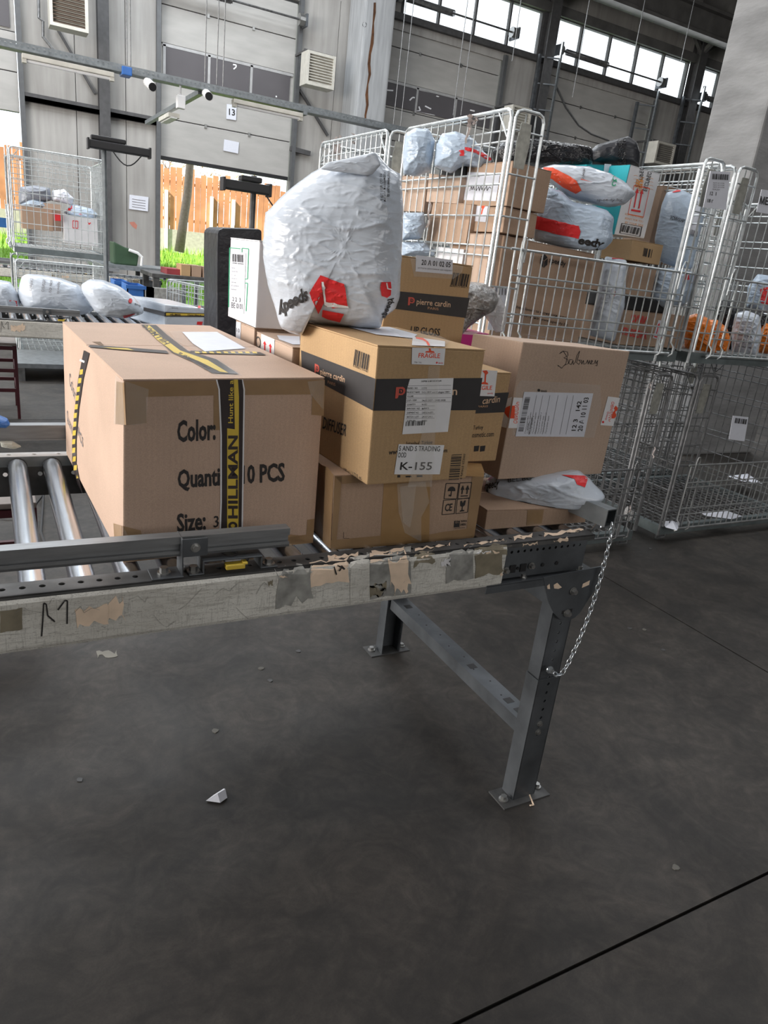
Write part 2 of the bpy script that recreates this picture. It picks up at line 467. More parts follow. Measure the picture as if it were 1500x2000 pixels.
def front_carton(name, label, q, y, dep, m, zb=None, **k):
    """front face given by photo pixels TL TR BR BL on the plane y"""
    TL, TR, BR, BL = [at(u, v, y=y) for u, v in q]
    if zb is not None: BL.z = BR.z = zb
    d = V((0, dep, 0)); zt = (TL.z + TR.z) / 2; zl = zb if zb is not None else (BL.z + BR.z) / 2
    return carton(name, label, [BL, BR, BL + d, BR + d, TL, TR, TL + d, TR + d], m, **k)

def bag(name, label, px, y, tf, tb, m, group=None, cat='bag', p=2.6, wr=.006, ws=9., N=96, M=26, seed=0, zfloor=None, cen=None, n_smooth=1, shape=None):
    """stuffed film bag: a filled, two-sided volume around an upright middle plane facing the aisle"""
    cu = sum(a for a, b in px) / len(px); cv = sum(b for a, b in px) / len(px)
    if cen: cu, cv = cen
    C0 = at(cu, cv, y=y); nd = V((ray(cu, cv).x, ray(cu, cv).y, 0)).normalized()
    def onp(u, v):
        d = ray(u, v); return CAM + d * ((C0 - CAM).dot(nd) / d.dot(nd))
    P = [onp(u, v) for u, v in px]; L = [(P[(i + 1) % len(P)] - P[i]).length for i in range(len(P))]; T = sum(L)
    ring = []
    for k in range(N):
        t = T * k / N; i = 0
        while t > L[i]: t -= L[i]; i += 1
        ring.append(P[i].lerp(P[(i + 1) % len(P)], t / L[i]))
    for _ in range(n_smooth):
        ring = [(ring[i - 1] + ring[i] * 2 + ring[(i + 1) % N]) / 4 for i in range(N)]
    vs = []; fs = []
    def off(q, r):
        e = V((seed * 7.3, seed * 3.1, 0)); 
        s1 = 1 - abs(noise.noise(V((q.x + q.z * .3, q.y, q.z * 2.2)) * ws * .55 + e)); s2 = 1 - abs(noise.noise(V((q.x * 2 - q.z, q.y, q.z * .8)) * ws * .8 - e))
        s3 = 1 - abs(noise.noise(V((q.x, q.y, q.z * 3)) * ws * 2.1 + e)); lo = noise.noise(q * ws * .35 + e)
        return (s1 ** 18 * .7 + s2 ** 20 * .08 + s3 ** 14 * .45 + lo * .9 - .3) * wr
    for side, th in ((-1, tf), (1, tb)):
        for j in range(M):
            r = 1 - j / M
            rr = r ** .8
            for i in range(N):
                q = C0 + (ring[i] - C0) * rr
                dep = th * (1 - rr ** p) ** (1 / 2.2)
                if shape: dep *= shape(*( (q - C0).dot(nd.cross(V((0, 0, 1)))), q.z - C0.z))
                q = q + nd * side * dep
                q = q + nd * side * off(q, rr) * min(1, 3 * (1 - rr)) + (q - C0).normalized() * off(q + V((5, 0, 0)), rr) * .5 * (rr < .999)
                vs.append(q)
        vs.append(C0 + nd * side * th)
    st = N * M + 1
    for s_ in (0, 1):
        o = s_ * st
        for j in range(M - 1):
            for i in range(N):
                i2 = (i + 1) % N; fs.append((o + j * N + i, o + j * N + i2, o + (j + 1) * N + i2, o + (j + 1) * N + i))
        for i in range(N): fs.append((o + (M - 1) * N + i, o + (M - 1) * N + (i + 1) % N, o + st - 1))
    # weld the two rims
    fs = [tuple((k - st if st <= k < st + N else k) for k in f) for f in fs]
    used = sorted({k for f in fs for k in f}); mp = {k: i for i, k in enumerate(used)}
    if zfloor is not None: vs = [V((q.x, q.y, max(q.z, zfloor))) for q in vs]
    b = MB(); b.add([vs[k] for k in used], [tuple(mp[k] for k in f) for f in fs], m)
    o = C0.copy(); o.z = min(v.z for v in vs)
    t = thing(name, label, cat, tuple(o), group)
    body = b.build('film_body', m, t, smooth=True)
    return t, body

def hexpx(Pm, obs):
    """rigid box, then its front and left faces fitted inside their own planes to the photo corners"""
    x, y, z, a, l, wd, h = Pm; c = corners(*Pm); n = V((math.sin(a), -math.cos(a), 0)); d = V((-math.sin(a), math.cos(a), 0)) * wd
    def onplane(u, v, q, nn): r = ray(u, v); return CAM + r * ((q - CAM).dot(nn) / r.dot(nn))
    for k, i in (('000', 0), ('100', 1), ('001', 4), ('101', 5)):
        if k in obs:
            c[i] = onplane(*obs[k], c[0] if i else corners(*Pm)[0], n)
            if i < 2: c[i].z = z
    c[2] = c[0] + d; c[3] = c[1] + d; dd = d
    if '011' in obs:
        nn = d.cross(c[4] - c[0]).normalized(); dd = onplane(*obs['011'], c[4], nn) - c[4]
    c[6] = c[4] + dd; c[7] = c[5] + dd
    return c

# ================================================================== THE HALL
def floormat():
    m = mat('concrete_floor', (.060, .056, .052), .5, var=.2, vs=1.2, bump=.15, bs=90, bdist=.001)
    nt = m.node_tree; N = nt.nodes; L = nt.links; b = N['Principled BSDF']
    tc = N.new('ShaderNodeTexCoord'); cur = b.inputs['Base Color'].links[0].from_socket
    for sc, lo, hi, f, dist in ((2.6, .38, .64, .62, 1.8), (.5, .35, .65, .55, .6), (9, .4, .66, .4, 2.5), (34, .3, .75, .35, 0), (260, .2, .8, .4, 0)):
        n = N.new('ShaderNodeTexNoise'); n.inputs['Scale'].default_value = sc; n.inputs['Detail'].default_value = 8; n.inputs['Distortion'].default_value = dist
        n.inputs['Roughness'].default_value = .62
        r = N.new('ShaderNodeValToRGB'); r.color_ramp.elements[0].position = lo; r.color_ramp.elements[1].position = hi
        r.color_ramp.elements[0].color = (.35, .34, .33, 1); r.color_ramp.elements[1].color = (1.35, 1.3, 1.25, 1)
        mx = N.new('ShaderNodeMix'); mx.data_type = 'RGBA'; mx.blend_type = 'MULTIPLY'; mx.inputs[0].default_value = f
        L.new(tc.outputs['Object'], n.inputs['Vector']); L.new(n.outputs[0], r.inputs[0]); L.new(cur, mx.inputs[6]); L.new(r.outputs[0], mx.inputs[7]); cur = mx.outputs[2]
    L.new(cur, b.inputs['Base Color'])
    n = N.new('ShaderNodeTexNoise'); n.inputs['Scale'].default_value = 4; n.inputs['Detail'].default_value = 5; L.new(tc.outputs['Object'], n.inputs['Vector'])
    mr = N.new('ShaderNodeMapRange'); mr.inputs[3].default_value = .5; mr.inputs[4].default_value = .78; L.new(n.outputs[0], mr.inputs[0]); L.new(mr.outputs[0], b.inputs['Roughness'])
    return m
FLOOR = floormat()
JOINT = mat('joint_filler', (.012, .012, .012), .9)
fb = struct(MB().box((-17.3, -14.27, -.06), (32.7, 16.2, -.012)), 'floor', JOINT, origin=(0, 0, 0))
xs = [-17.3, -12.3, -7.3, -2.3, 2.69, 7.7, 12.7, 17.7, 22.7, 27.7, 32.7]; ys = [-14.27, -9.27, -4.27, .73, 5.73, 10.73, 16.2]
for i in range(len(xs) - 1):
    for j in range(len(ys) - 1):
        MB().box((xs[i] + .004, ys[j] + .004, -.012), (xs[i + 1] - .004, ys[j + 1] - .004, 0)).build('floor_slab', FLOOR, fb)

def wallmat():
    m = mat('concrete_wall', (.38, .368, .35), .85, var=.16, vs=.9, bump=.2, bs=40)
    nt = m.node_tree; N = nt.nodes; L = nt.links; b = N['Principled BSDF']; cur = b.inputs['Base Color'].links[0].from_socket
    tc = N.new('ShaderNodeTexCoord'); mp = N.new('ShaderNodeMapping'); mp.inputs['Scale'].default_value = (4, 4, .35); L.new(tc.outputs['Object'], mp.inputs[0])
    n = N.new('ShaderNodeTexNoise'); n.inputs['Scale'].default_value = 2; n.inputs['Detail'].default_value = 9; L.new(mp.outputs[0], n.inputs['Vector'])
    r = N.new('ShaderNodeValToRGB'); r.color_ramp.elements[0].position = .3; r.color_ramp.elements[1].position = .62
    r.color_ramp.elements[0].color = (.55, .54, .52, 1); r.color_ramp.elements[1].color = (1.1, 1.1, 1.1, 1)
    mx = N.new('ShaderNodeMix'); mx.data_type = 'RGBA'; mx.blend_type = 'MULTIPLY'; mx.inputs[0].default_value = .42
    L.new(n.outputs[0], r.inputs[0]); L.new(cur, mx.inputs[6]); L.new(r.outputs[0], mx.inputs[7]); L.new(mx.outputs[2], b.inputs['Base Color'])
    return m
WALL = wallmat()
CONC = mat('column_concrete', (.235, .235, .235), .85, var=.32, vs=2.2, bump=.35, bs=18, bdist=.01, streak=(1, 1, 3))
CONC2 = mat('side_column_concrete', (.40, .41, .42), .85, var=.2, vs=3, bump=.2, bs=18, streak=(5, 5, .5))
RUST = mat('rust_stain', (.12, .05, .02), .9, var=.5, vs=9)
DOORM = mat('door_panel_metal', (.42, .41, .39), .6, var=.1, vs=2, streak=(1, 1, 4))
DOORD = mat('door_rail_metal', (.13, .135, .14), .5, .4)
PANE = mat('smoky_pane', (.105, .098, .105), .35, var=.08, vs=2)
BEAM = mat('painted_beam', (.085, .084, .086), .6, .2, var=.2)
ROOF = mat('roof_sheet', (.07, .068, .066), .8, var=.3, vs=2)
ROOFB = mat('roof_beam', (.11, .108, .105), .75, var=.3, vs=3)
W = 16.0
wb = struct(MB().box((-17.3, W + .06, 7.34), (32.7, W + .2, 9.2)), 'wall_back', WALL, origin=(0, W, 0))
def wallp(x0, x1, z0, z1, m=WALL, y0=W, y1=W + .2): MB().box((x0 + .006, y0, z0), (x1 - .006, y1, z1)).build('wall_panel', m, wb)
for x0, x1 in ((-17.3, -12), (-12, -8.6), (-5.6, -2.35), (.72, 1.62), (1.62, 2.5), (2.5, 3.13), (5.87, 6.75), (6.75, 7.66), (10.97, 12.35), (16, 17.3), (17.3, 20), (20, 24), (24, 28), (28, 32.7)): wallp(x0, x1, 0, 6.3)
for x0, x1 in ((-8.6, -5.6), (-2.35, .72), (3.13, 5.87), (7.66, 10.97), (12.35, 16)): wallp(x0, x1, 6.1, 6.3)
wallp(-17.3, 8.15, 6.3, 7.34); wallp(30, 32.7, 6.3, 7.34)
# clerestory
def win(n, x0, x1, panes, z0=6.42, z1=7.28):
    f = MB(); fw = .05
    f.box((x0, W, z0 - fw), (x1, W + .12, z0)); f.box((x0, W, z1), (x1, W + .12, z1 + fw)); f.box((x0, W, z0), (x0 + fw, W + .12, z1)); f.box((x1 - fw, W, z0), (x1, W + .12, z1))
    o = struct(f, 'window_%d' % n, BEAM); k = (x1 - x0) / panes
    for i in range(panes):
        MB().box((x0 + i * k + .02, W + .05, z0), (x0 + (i + 1) * k - .02, W + .058, z1)).build('pane', GLASS, o)
        if i: MB().box((x0 + i * k - .02, W + .0, z0), (x0 + i * k + .02, W + .1, z1)).build('mullion', BEAM, o)
GLASS = mat('window_glass', (.9, .95, 1), .05, var=.01, alpha=.12)
win(1, 8.17, 11.95, 4); win(2, 12.22, 17.0, 5); win(3, 17.3, 22.0, 5); win(4, 22.3, 27, 5)
struct(MB().box((7.8, W - .12, 6.26), (30, W + .0, 6.38)), 'trim_1', BEAM)
struct(MB().box((7.8, W - .1, 7.3), (30, W, 7.5)), 'trim_2', ROOFB)
# sectional doors
def sdoor(n, x0, x1, joints, wrow, ztop=6.05, wpanes=4, zopen=0., track=True):
    o = struct(MB().box((x0, W + .1, ztop), (x1, W + .16, ztop + .08)), 'door_%d' % n, DOORD)
    MB().box((x0 + .03, W + .1, joints[0]), (x1 - .03, W + .115, joints[-1])).build('light_block', DOORD, o)  # unseen plate added behind the panels to stop light leaking through their joints
    for a, b in zip(joints[:-1], joints[1:]):
        if wrow and abs(a - wrow[0]) < .01:
            k = (x1 - x0 - .16) / wpanes
            MB().box((x0 + .03, W + .06, a + .01), (x1 - .03, W + .075, b - .01)).build('window_section', DOORM, o)
            for i in range(wpanes):
                g = x0 + .08 + i * k
                MB().box((g + .03, W + .035, a + .05), (g + k - .03, W + .07, b - .05)).build('pane', PANE, o)
                MB().box((g - .02, W + .03, a + .02), (g + .03, W + .07, b - .02)).build('mullion', ALUF, o)
            MB().box((x0 + .05, W + .03, b - .05), (x1 - .05, W + .07, b)).build('rail', ALUF, o)
        else:
            m = MB(); m.box((x0 + .03, W + .04, a + .008), (x1 - .03, W + .1, b - .008))
            m.build('door_panel', DOORM, o, bevel=.008)
            for q in (x0 + (x1 - x0) * .33, x0 + (x1 - x0) * .66): MB().box((q - .025, W + .02, b - .04), (q + .025, W + .045, b + .03)).build('hinge', BOLT, o)
    if track:
        for q in (x0 - .03, x1 + .03):
            MB().box((q - .05, W - .1, 0), (q + .03, W + .02, 6.2)).build('track', DOORD, o)
    return o
ALUF = mat('window_frame_metal', (.45, .45, .45), .5, .3)
sdoor(1, -2.35, .70, [3.16, 3.8, 4.42, 5.05, 5.7, 6.05], (4.42, 0), wpanes=4)
d2 = sdoor(2, 3.13, 5.87, [2.84, 3.53, 4.16, 4.80, 5.43, 6.05], (4.16, 0), wpanes=3)
d3 = sdoor(3, 7.66, 10.97, [0, .66, 1.32, 1.98, 2.64, 3.3, 3.97, 4.6, 5.14, 5.78, 6.2], (4.6, 0), wpanes=3, ztop=6.2)
sdoor(4, 12.35, 16.0, [0, .7, 1.4, 2.1, 2.8, 3.5, 4.2, 4.9, 5.6, 6.25], None, ztop=6.2)
sdoor(5, -8.6, -5.6, [0, .7, 1.4, 2.1, 2.8, 3.5, 4.2, 4.9, 5.6, 6.1], None, ztop=6.1)
MB().box((3.16, W + .03, 2.78), (5.84, W + .11, 2.85)).build('bottom_seal', BLACKP, d2)
SCR = mat('bright_scratch', (.9, .9, .92), .5)
for dd, strokes in ((d3, (((755, 176), (768, 177)), ((732, 174), (737, 180)), ((800, 196), (806, 190), (810, 191)), ((818, 208), (821, 216), (828, 224)), ((833, 226), (846, 229), (849, 225)), ((843, 181), (852, 182), (857, 189)), ((830, 207), (842, 213)), ((918, 215), (927, 217)))), (d2, (((455, 126), (461, 127), (461, 131), (456, 135)), ((539, 187), (540, 190))))):
    q_ = Print([c for c in dd.children if c.name.split('.')[0] == 'pane'], .003)
    for st in strokes: q_.lines((st[0][0], st[0][1]), (st[0][0] + 10, st[0][1]), (st[0][0], st[0][1] - 10), [[((a - st[0][0]) / 10, (st[0][1] - b) / 10) for a, b in st]], SCR, .13)
    q_.build('scratch', dd, kind='stuff')
# spring shafts of the doors with their drums
def shaft(x0, x1, z, label):
    t = thing('spring_shaft', label, 'door spring', (x0, W - .22, z))
    MB().tube([(x0, W - .22, z), (x1, W - .22, z)], .02, 8).build('shaft', STEELD, t)
    pts = []; L = (x1 - x0) * .38
    for k in range(0, 320): pts.append((x0 + .25 + L * k / 320, W - .22 + .06 * math.cos(k * .9), z + .06 * math.sin(k * .9)))
    MB().tube(pts, .012, 4).build('spring', STEELD, t)
    for x in (x0 + .06, x1 - .06): MB().tube([(x - .06, W - .22, z), (x + .06, W - .22, z)], .11, 12).build('cable_drum', BOLT, t)
    MB().box((x0 - .03, W - .35, z - .12), (x0 + .01, W, z + .1)).build('bracket', STEEL, t); MB().box((x1 - .01, W - .35, z - .12), (x1 + .03, W, z + .1)).build('bracket', STEEL, t)
shaft(7.9, 11.05, 6.63, 'spring shaft with coil in front of the leftmost high window')
shaft(12.35, 15.95, 6.58, 'spring shaft with coil in front of the middle high windows')
shaft(3.1, 5.9, 5.72, 'spring shaft with coil above the door with the numbered sheet')
shaft(17.5, 20.9, 6.55, 'spring shaft in front of the high windows beside the concrete column')
# steel and concrete columns
def col_i(n, x0, x1, z1=8.3, m=BEAM, y0=W - .3):
    b = MB(); b.box((x0, y0, 0), (x1, y0 + .02, z1)); b.box((x0, W - .02, 0), (x1, W - .001, z1)); b.box(((x0 + x1) / 2 - .01, y0 + .02, 0), ((x0 + x1) / 2 + .01, W - .02, z1))
    return struct(b, 'trim_%d' % n, m)
col_i(3, 2.0, 2.19, 8.3, BEAM, W - .22); col_i(4, 11.93, 12.2); col_i(5, 17.02, 17.3); col_i(12, 22.02, 22.3)
cc = struct(MB().box((6.95, 15.2, 0), (7.62, W - .01, 8.3)), 'trim_6', CONC2, bevel=.04)
pr_ = Print([cc], .002)
rnd = random.Random(3)
L_ = [(735, 0)]; R_ = [(739, 0)]
pts = [(733 - (733 - 712) * k / 12 + rnd.uniform(-2.0, 2.0), 20 * k + 5) for k in range(13)]
wd = [1.2 + 2.2 * rnd.random() for _ in pts]
pr_.poly([(p[0] - w_, p[1]) for p, w_ in zip(pts, wd)] + [(p[0] + w_, p[1]) for p, w_ in reversed(list(zip(pts, wd)))], RUST, grid=8)
pr_.poly(circ(712, 48, 4, 5), BLACKP, e=.001)
pr_.build('rust_streak', cc)
# girts and braces on the wall
struct(MB().box((.75, W - .09, 3.36), (3.05, W, 3.44)).box((.75, W - .09, 3.36), (3.05, W - .08, 3.5)), 'trim_7', BEAM)
struct(MB().beam((1.35, W - .03, 4.6), (1.95, W - .03, 3.7), .04, .04), 'trim_8', BEAM)
struct(MB().beam(at(585, 175, y=W - .05), at(640, 265, y=W - .05), .05, .05).beam(at(567, 290, y=W - .05), at(605, 300, y=W - .05), .09, .09), 'trim_9', BEAM)
# near concrete column on the right, behind the cages
colm = struct(MB().prism([(5.52, 4.3, 0), (6.6, 4.3, 0), (6.6, 4.85, 0), (5.52, 4.85, 0)], (0, 0, 9), CONC), 'trim_10', CONC, bevel=.02)
# roof
rf = struct(MB().box((-17.3, -14.3, 9.0), (32.7, W + .2, 9.1)), 'ceiling', ROOF, origin=(0, 0, 9))
for k in range(15): MB().box((-17.3, 15.2 - k * 2.1, 8.72), (32.7, 15.35 - k * 2.1, 9)).build('purlin', ROOFB, rf)
for x in (-8, -3, 2.1, 7.1, 12.1, 17.15, 22.15, 27.2): MB().box((x - .15, -14.3, 8.2), (x + .15, W, 8.72)).build('rafter', ROOFB, rf)
g = MB(); g.box((-17, 14.9, 7.55), (32, 15.25, 7.62)).box((-17, 15.05, 7.62), (32, 15.1, 8.1)).box((-17, 14.9, 8.1), (32, 15.25, 8.17))
struct(g, 'trim_11', ROOFB)
for i, x in enumerate((12.1, 17.15, 22.1)):
    struct(MB().beam((x, 15.8, 7.5), (x - .0, 14.4, 8.5), .1, .1).beam((x - 1.6, 15.6, 8.6), (x, 15.8, 7.5), .09, .09).beam((x + 1.6, 15.6, 8.6), (x, 15.8, 7.5), .09, .09), 'trim_%d' % (20 + i), ROOFB)
struct(MB().tube([(-17, 13.2, 8.35), (32, 13.2, 8.35)], .07, 8), 'trim_30', mat('dark_green_pipe', (.006, .012, .012), .6))
# side walls of the hall (outside the frame); left bays stand open
struct(MB().box((-17.5, -14.3, 0), (-17.3, W + .2, 9.1)), 'wall_left', WALL)
struct(MB().box((32.7, -14.3, 0), (32.9, W + .2, 9.1)), 'wall_right', WALL)
struct(MB().box((-17.5, -14.5, 0), (32.9, -14.3, 9.1)), 'wall_front', WALL)

# wall heaters with louvres
def heater(px, y, label, slats=9, dark=LOUV, brk=None):
    P = [at(u, v, y=y) for u, v in px]; x0 = (P[0].x + P[3].x) / 2; x1 = (P[1].x + P[2].x) / 2; z1 = (P[0].z + P[1].z) / 2; z0 = (P[2].z + P[3].z) / 2
    t = thing('wall_heater', label, 'heater', ((x0 + x1) / 2, y, z0))
    f = .05 * (x1 - x0) / .6; b = MB()
    b.box((x0, y, z0), (x0 + f, y + .35, z1)).box((x1 - f, y, z0), (x1, y + .35, z1)).box((x0 + f, y, z0), (x1 - f, y + .35, z0 + f)).box((x0 + f, y, z1 - f), (x1 - f, y + .35, z1))
    b.box((x0 + f, y + .06, z0 + f), (x1 - f, y + .1, z1 - f)); b.build('casing', CREAM, t)
    k = (z1 - z0 - 2 * f) / slats
    for i in range(slats):
        z = z0 + f + i * k
        MB().prism([(x0 + f, y + .005, z + .1 * k), (x0 + f, y + .05, z + .75 * k), (x0 + f, y + .055, z + .75 * k), (x0 + f, y + .012, z + .02 * k)], (x1 - x0 - 2 * f, 0, 0), None).build('slat', dark, t)
    a = MB().beam((x0 + .05, y + .3, z1 + .03), (x0 + .05, W, z1 + .03), .04, .04).beam((x1 - .05, y + .3, z1 + .03), (x1 - .05, W, z1 + .03), .04, .04).beam((x1, y + .2, z1 + .03), (x0, y + .2, z1 + .03), .04, .04)
    a.build('bracket', BEAM, t)
heater([(95, -62), (172, -42), (172, 62), (96, 50)], 15.0, 'cream wall heater with brown louvres at the upper left edge', 13, mat('brown_louvre', (.10, .07, .05), .6))
heater([(603, 97), (657, 111), (652, 176), (596, 163)], 15.2, 'cream louvred wall heater left of the concrete column', 10, CREAM)
heater([(1003, 205), (1042, 212), (1030, 262), (995, 255)], 15.2, 'cream louvred wall heater behind the latch of the cage', 8, CREAM)
heater([(1287, 274), (1322, 284), (1311, 325), (1276, 318)], 15.2, 'cream louvred wall heater beside the grey column, above the cages', 9, LOUV)
# pipe on the wall
tag(MB().tube([at(75, -10, y=15.9), at(76, 35, y=15.9), at(84, 42, y=15.9), at(84, 72, y=15.9), at(106, 100, y=15.9)], .025, 8).build('wall_pipe', ZDARK), 'thin grey pipe bending down the wall beside the brown louvred heater', 'pipe')
# hanging rails with rungs at the door tracks
for k, (a, b) in enumerate((((1100, 82), (1062, 268)), ((1287, 178), (1250, 318)), ((1377, 168), (1333, 315)))):
    A = at(*a, y=15.55); B = at(*b, y=15.55); t = thing('rung_rail', ('zinc rail with rungs between the left pair of high windows', 'zinc rail with rungs right of the grey closed door', 'zinc rail with rungs beside the near grey column')[k], 'rail', tuple(B))
    off = V((-.42, .25, 0)); B2 = V((A.x, A.y, .3))
    MB().beam(A, B2, .05, .05).build('upright', GALV, t); MB().beam(A + off - V((0, 0, .3)), B2 + off, .07, .07).build('upright', STEEL, t)
    for j in range(7):
        z = A.z - .35 - j * .55; MB().beam((A.x, A.y, z), (A.x + off.x, A.y + off.y, z), .03, .03).build('rung', STEEL, t)
# thin suspension wires from the roof
for k, (a, b) in enumerate((((438, -5), (435, 175), ), ((425, -5), (423, 165)), ((401, -5), (400, 160)), ((258, -5), (255, 133)), ((250, -5), (248, 130)), ((784, 50), (768, 245)), ((797, 50), (782, 248)), ((899, 90), (885, 225)), ((915, 80), (900, 225)), ((1258, -5), (1238, 110)), ((1142, -5), (1118, 190)), ((1357, -5), (1330, 120)), ((1015, -5), (1000, 120)))):
    y = 9.02 if k < 5 else 13
    A = at(*a, y=y); B = at(*b, y=y)
    tag(MB().tube([(B.x, y, B.z), (B.x, y, 8.95)], .006 if y < 10 else .008, 5).build('suspension_wire', ZDARK), 'thin suspension wire hanging from the roof', 'wire', 'suspension wires hanging from the roof')
tag(MB().tube([at(1085, 165, y=16.01), at(1105, 210, y=16.01), at(1130, 245, y=16.01), at(1155, 262, y=16.01), at(1190, 275, y=16.01)], .02, 6).build('slack_cable', ZDARK), 'slack dark cable sagging across the grey closed door', 'cable')
# sheets of paper on the wall and door
for q, y, lab in (([(443, 203), (462, 206), (461, 235), (442, 232)], W + .02, 'white sheet with the number 13 taped to the door'), ([(438, 272), (467, 278), (465, 300), (436, 294)], W + .02, 'faded blank sheet taped low on the door'), ([(253, 380), (290, 385), (289, 413), (252, 408)], W - .02, 'white printed notice on the wall left of the open door')):
    P = [at(u, v, y=y) for u, v in q]
    o = tag(MB().prism(P, (0, .003, 0)).build('paper_sheet', WPAPER), lab, 'paper')
    if '13' in lab:
        Print([o], .004).text('13', (447, 224), (459, 226), (447, 212), INK, .02).build('printing', o)
    elif 'notice' in lab:
        q_ = Print([o], .004)
        for k in range(4): q_.poly([(258, 388 + k * 5), (284, 392 + k * 5), (284, 393 + k * 5), (258, 389 + k * 5)], INKG)
        q_.build('printing', o)
# strokes of red paint on the wall
p_ = Print([x for x in wb.children], .003)
p_.poly([(252, 434), (262, 433), (268, 440), (266, 448), (258, 442)], mat('faded_red_paint', (.5, .2, .15), .8)).build('paint_mark', wb)

# cable tray across the hall
ty = 9.0; tz = (at(20, 92, y=ty).z + at(700, 232, y=ty).z) / 2
t = thing('cable_tray', 'perforated zinc cable tray hanging across the hall', 'cable tray', (2, ty, tz))
b = MB(); n = 260
b.perf((-3, ty - .05, tz - .035), (1, 0, 0), (0, 0, 1), (0, -1, 0), 13, .07, [(.03 + .05 * i, .035) for i in range(n)], .014, m=GALV)
b.box((-3, ty - .05, tz - .037), (10, ty + .1, tz - .033)).box((-3, ty + .1, tz - .035), (10, ty + .103, tz + .035)); b.build('tray', GALV, t)
for x in (-1.5, 1.62, 3.4, 5.2, 7.4): MB().box((x, ty - .07, tz - .07), (x + .05, ty + .13, tz - .03)).build('hanger', GALV, t)
def tube_light(a, b, label, y=ty, lit=False):
    A = at(*a, y=y); B = at(*b, y=y); z = tz - .1
    t = thing('tube_light', label, 'light', ((A.x + B.x) / 2, y, z)); x0, x1 = A.x, B.x
    MB().box((x0, y - .05, z + .0), (x1, y + .06, z + .045), CREAM).build('housing', CREAM, t, bevel=.006)
    MB().tube([(x0 + .04, y - .02, z - .015), (x1 - .04, y - .02, z - .015)], .016, 8).build('lamp_tube', WHITEP, t)
    for x in (x0 + .02, x1 - .02): MB().box((x - .02, y - .04, z - .035), (x + .02, y + .03, z)).build('socket', CREAM, t)
tube_light((42, 105), (222, 143), 'long unlit tube light under the left part of the cable tray')
tube_light((455, 190), (590, 222), 'long unlit tube light under the cable tray, before the numbered door')
# cross arm with a lamp, running to the wall
A = at(392, 180, y=ty + .1); zc = A.z
B = at(287, 240, z=zc); t = thing('cross_arm', 'zinc cross arm with a small lamp running from the tray to the wall', 'lamp arm', tuple(A))
MB().beam(A, B, .06, .05).build('arm', GALV, t)
a1 = A.lerp(B, .42); a2 = A.lerp(B, .62); dz = V((0, 0, -.09))
MB().beam(a1 + dz, a2 + dz, .14, .05).build('lamp_housing', CREAM, t); MB().beam(a1 + dz * 1.3, a2 + dz * 1.3, .08, .02).build('lamp_glass', WHITEP, t)
# cameras under the tray
for k, (u, v, du, dv) in enumerate(((288, 160, 10, 10), (353, 186, 2, 14), (402, 182, 6, 6))):
    P = at(u, v, y=ty - .02); Q = at(u + du, v + dv, y=ty - .25)
    t = thing('security_camera', ('white security camera hanging left on the cable tray', 'white box shaped sensor hanging from the tray, middle of three', 'white security camera under the tray near the lamp arm')[k], 'camera', tuple(P))
    MB().tube([(P.x, ty, tz - .03), (P.x, ty, P.z)], .012, 8).build('stem', WHITEP, t)
    if k == 1: MB().box((P.x - .04, ty - .04, P.z - .13), (P.x + .05, ty + .04, P.z + .0)).build('housing', WHITEP, t, bevel=.008)
    else:
        MB().tube([P, Q], .045, 12).build('housing', WHITEP, t, smooth=False); MB().tube([Q, Q + (Q - P).normalized() * .008], .04, 12).build('lens', BLACKP, t)
tag(MB().box((1.36, ty - .08, tz - .06), (1.46, ty + .1, tz + .02)).build('socket_box', BLUEP, bevel=.008), 'small blue socket box at the end of the left tube light', 'socket')

# ------------------------------------------------------------------ outside, beyond the open door bays
GRASS = mat('grass', (.16, .33, .035), .8, var=.35, vs=5, bump=.6, bs=30)
gb = MB(); nx, ny = 40, 16
vs = [V((-12 + 30 * i / nx, W + .25 + 12 * j / ny, -.05 + .95 * min(1, j / 7) ** 1.2 + .05 * noise.noise(V((i * .8, j * .8, 0))))) for j in range(ny + 1) for i in range(nx + 1)]
gb.add(vs, [(j * (nx + 1) + i, j * (nx + 1) + i + 1, (j + 1) * (nx + 1) + i + 1, (j + 1) * (nx + 1) + i) for j in range(ny) for i in range(nx)])
go = gb.build('ground', GRASS, smooth=True); go['kind'] = 'structure'
def gz(x, y): return -.05 + .95 * min(1, max(0, (y - W - .25) / 5.25)) ** 1.2
gr = MB(); r = random.Random(2)
for k in range(9000):
    x = r.uniform(-3, 8); y = r.uniform(W + .8, 22); z = gz(x, y) - .03; h = r.uniform(.12, .3); a = r.uniform(0, PI); dx, dy = math.cos(a) * .012, math.sin(a) * .012
    gr.add([(x - dx, y - dy, z), (x + dx, y + dy, z), (x + r.uniform(-.08, .08), y + r.uniform(-.08, .08), z + h)], [(0, 1, 2)])
tag(gr.build('grass_tufts', mat('grass_blades', (.24, .45, .04), .6, var=.35, vs=3)), 'bright green grass growing on the bank outside the open door', 'grass', kind='stuff')
FY = 23.0
PL = mat('fence_plinth', (.42, .40, .36), .85, var=.2); FW = mat('rusty_boards', (.56, .25, .13), .7, var=.35, vs=1.5)
ft = thing('fence', 'rust orange upright board fence on a low concrete plinth outside', 'fence', (2, FY, .8))
MB().box((-14, FY, .2), (16, FY + .15, 1.55)).build('plinth', PL, ft)
k = 0; x = -4.0; first = None
while x < 9.5:
    h = 3.15 + r.uniform(-.12, .12)
    MB().box((x, FY + .02, 1.55), (x + .16, FY + .05, h)).build('board', FW, ft); x += r.uniform(.168, .185)
MB().box((-4, FY + .05, 1.8), (9.6, FY + .1, 1.88)).box((-4, FY + .05, 2.8), (9.6, FY + .1, 2.88)).build('rail', FW, ft)
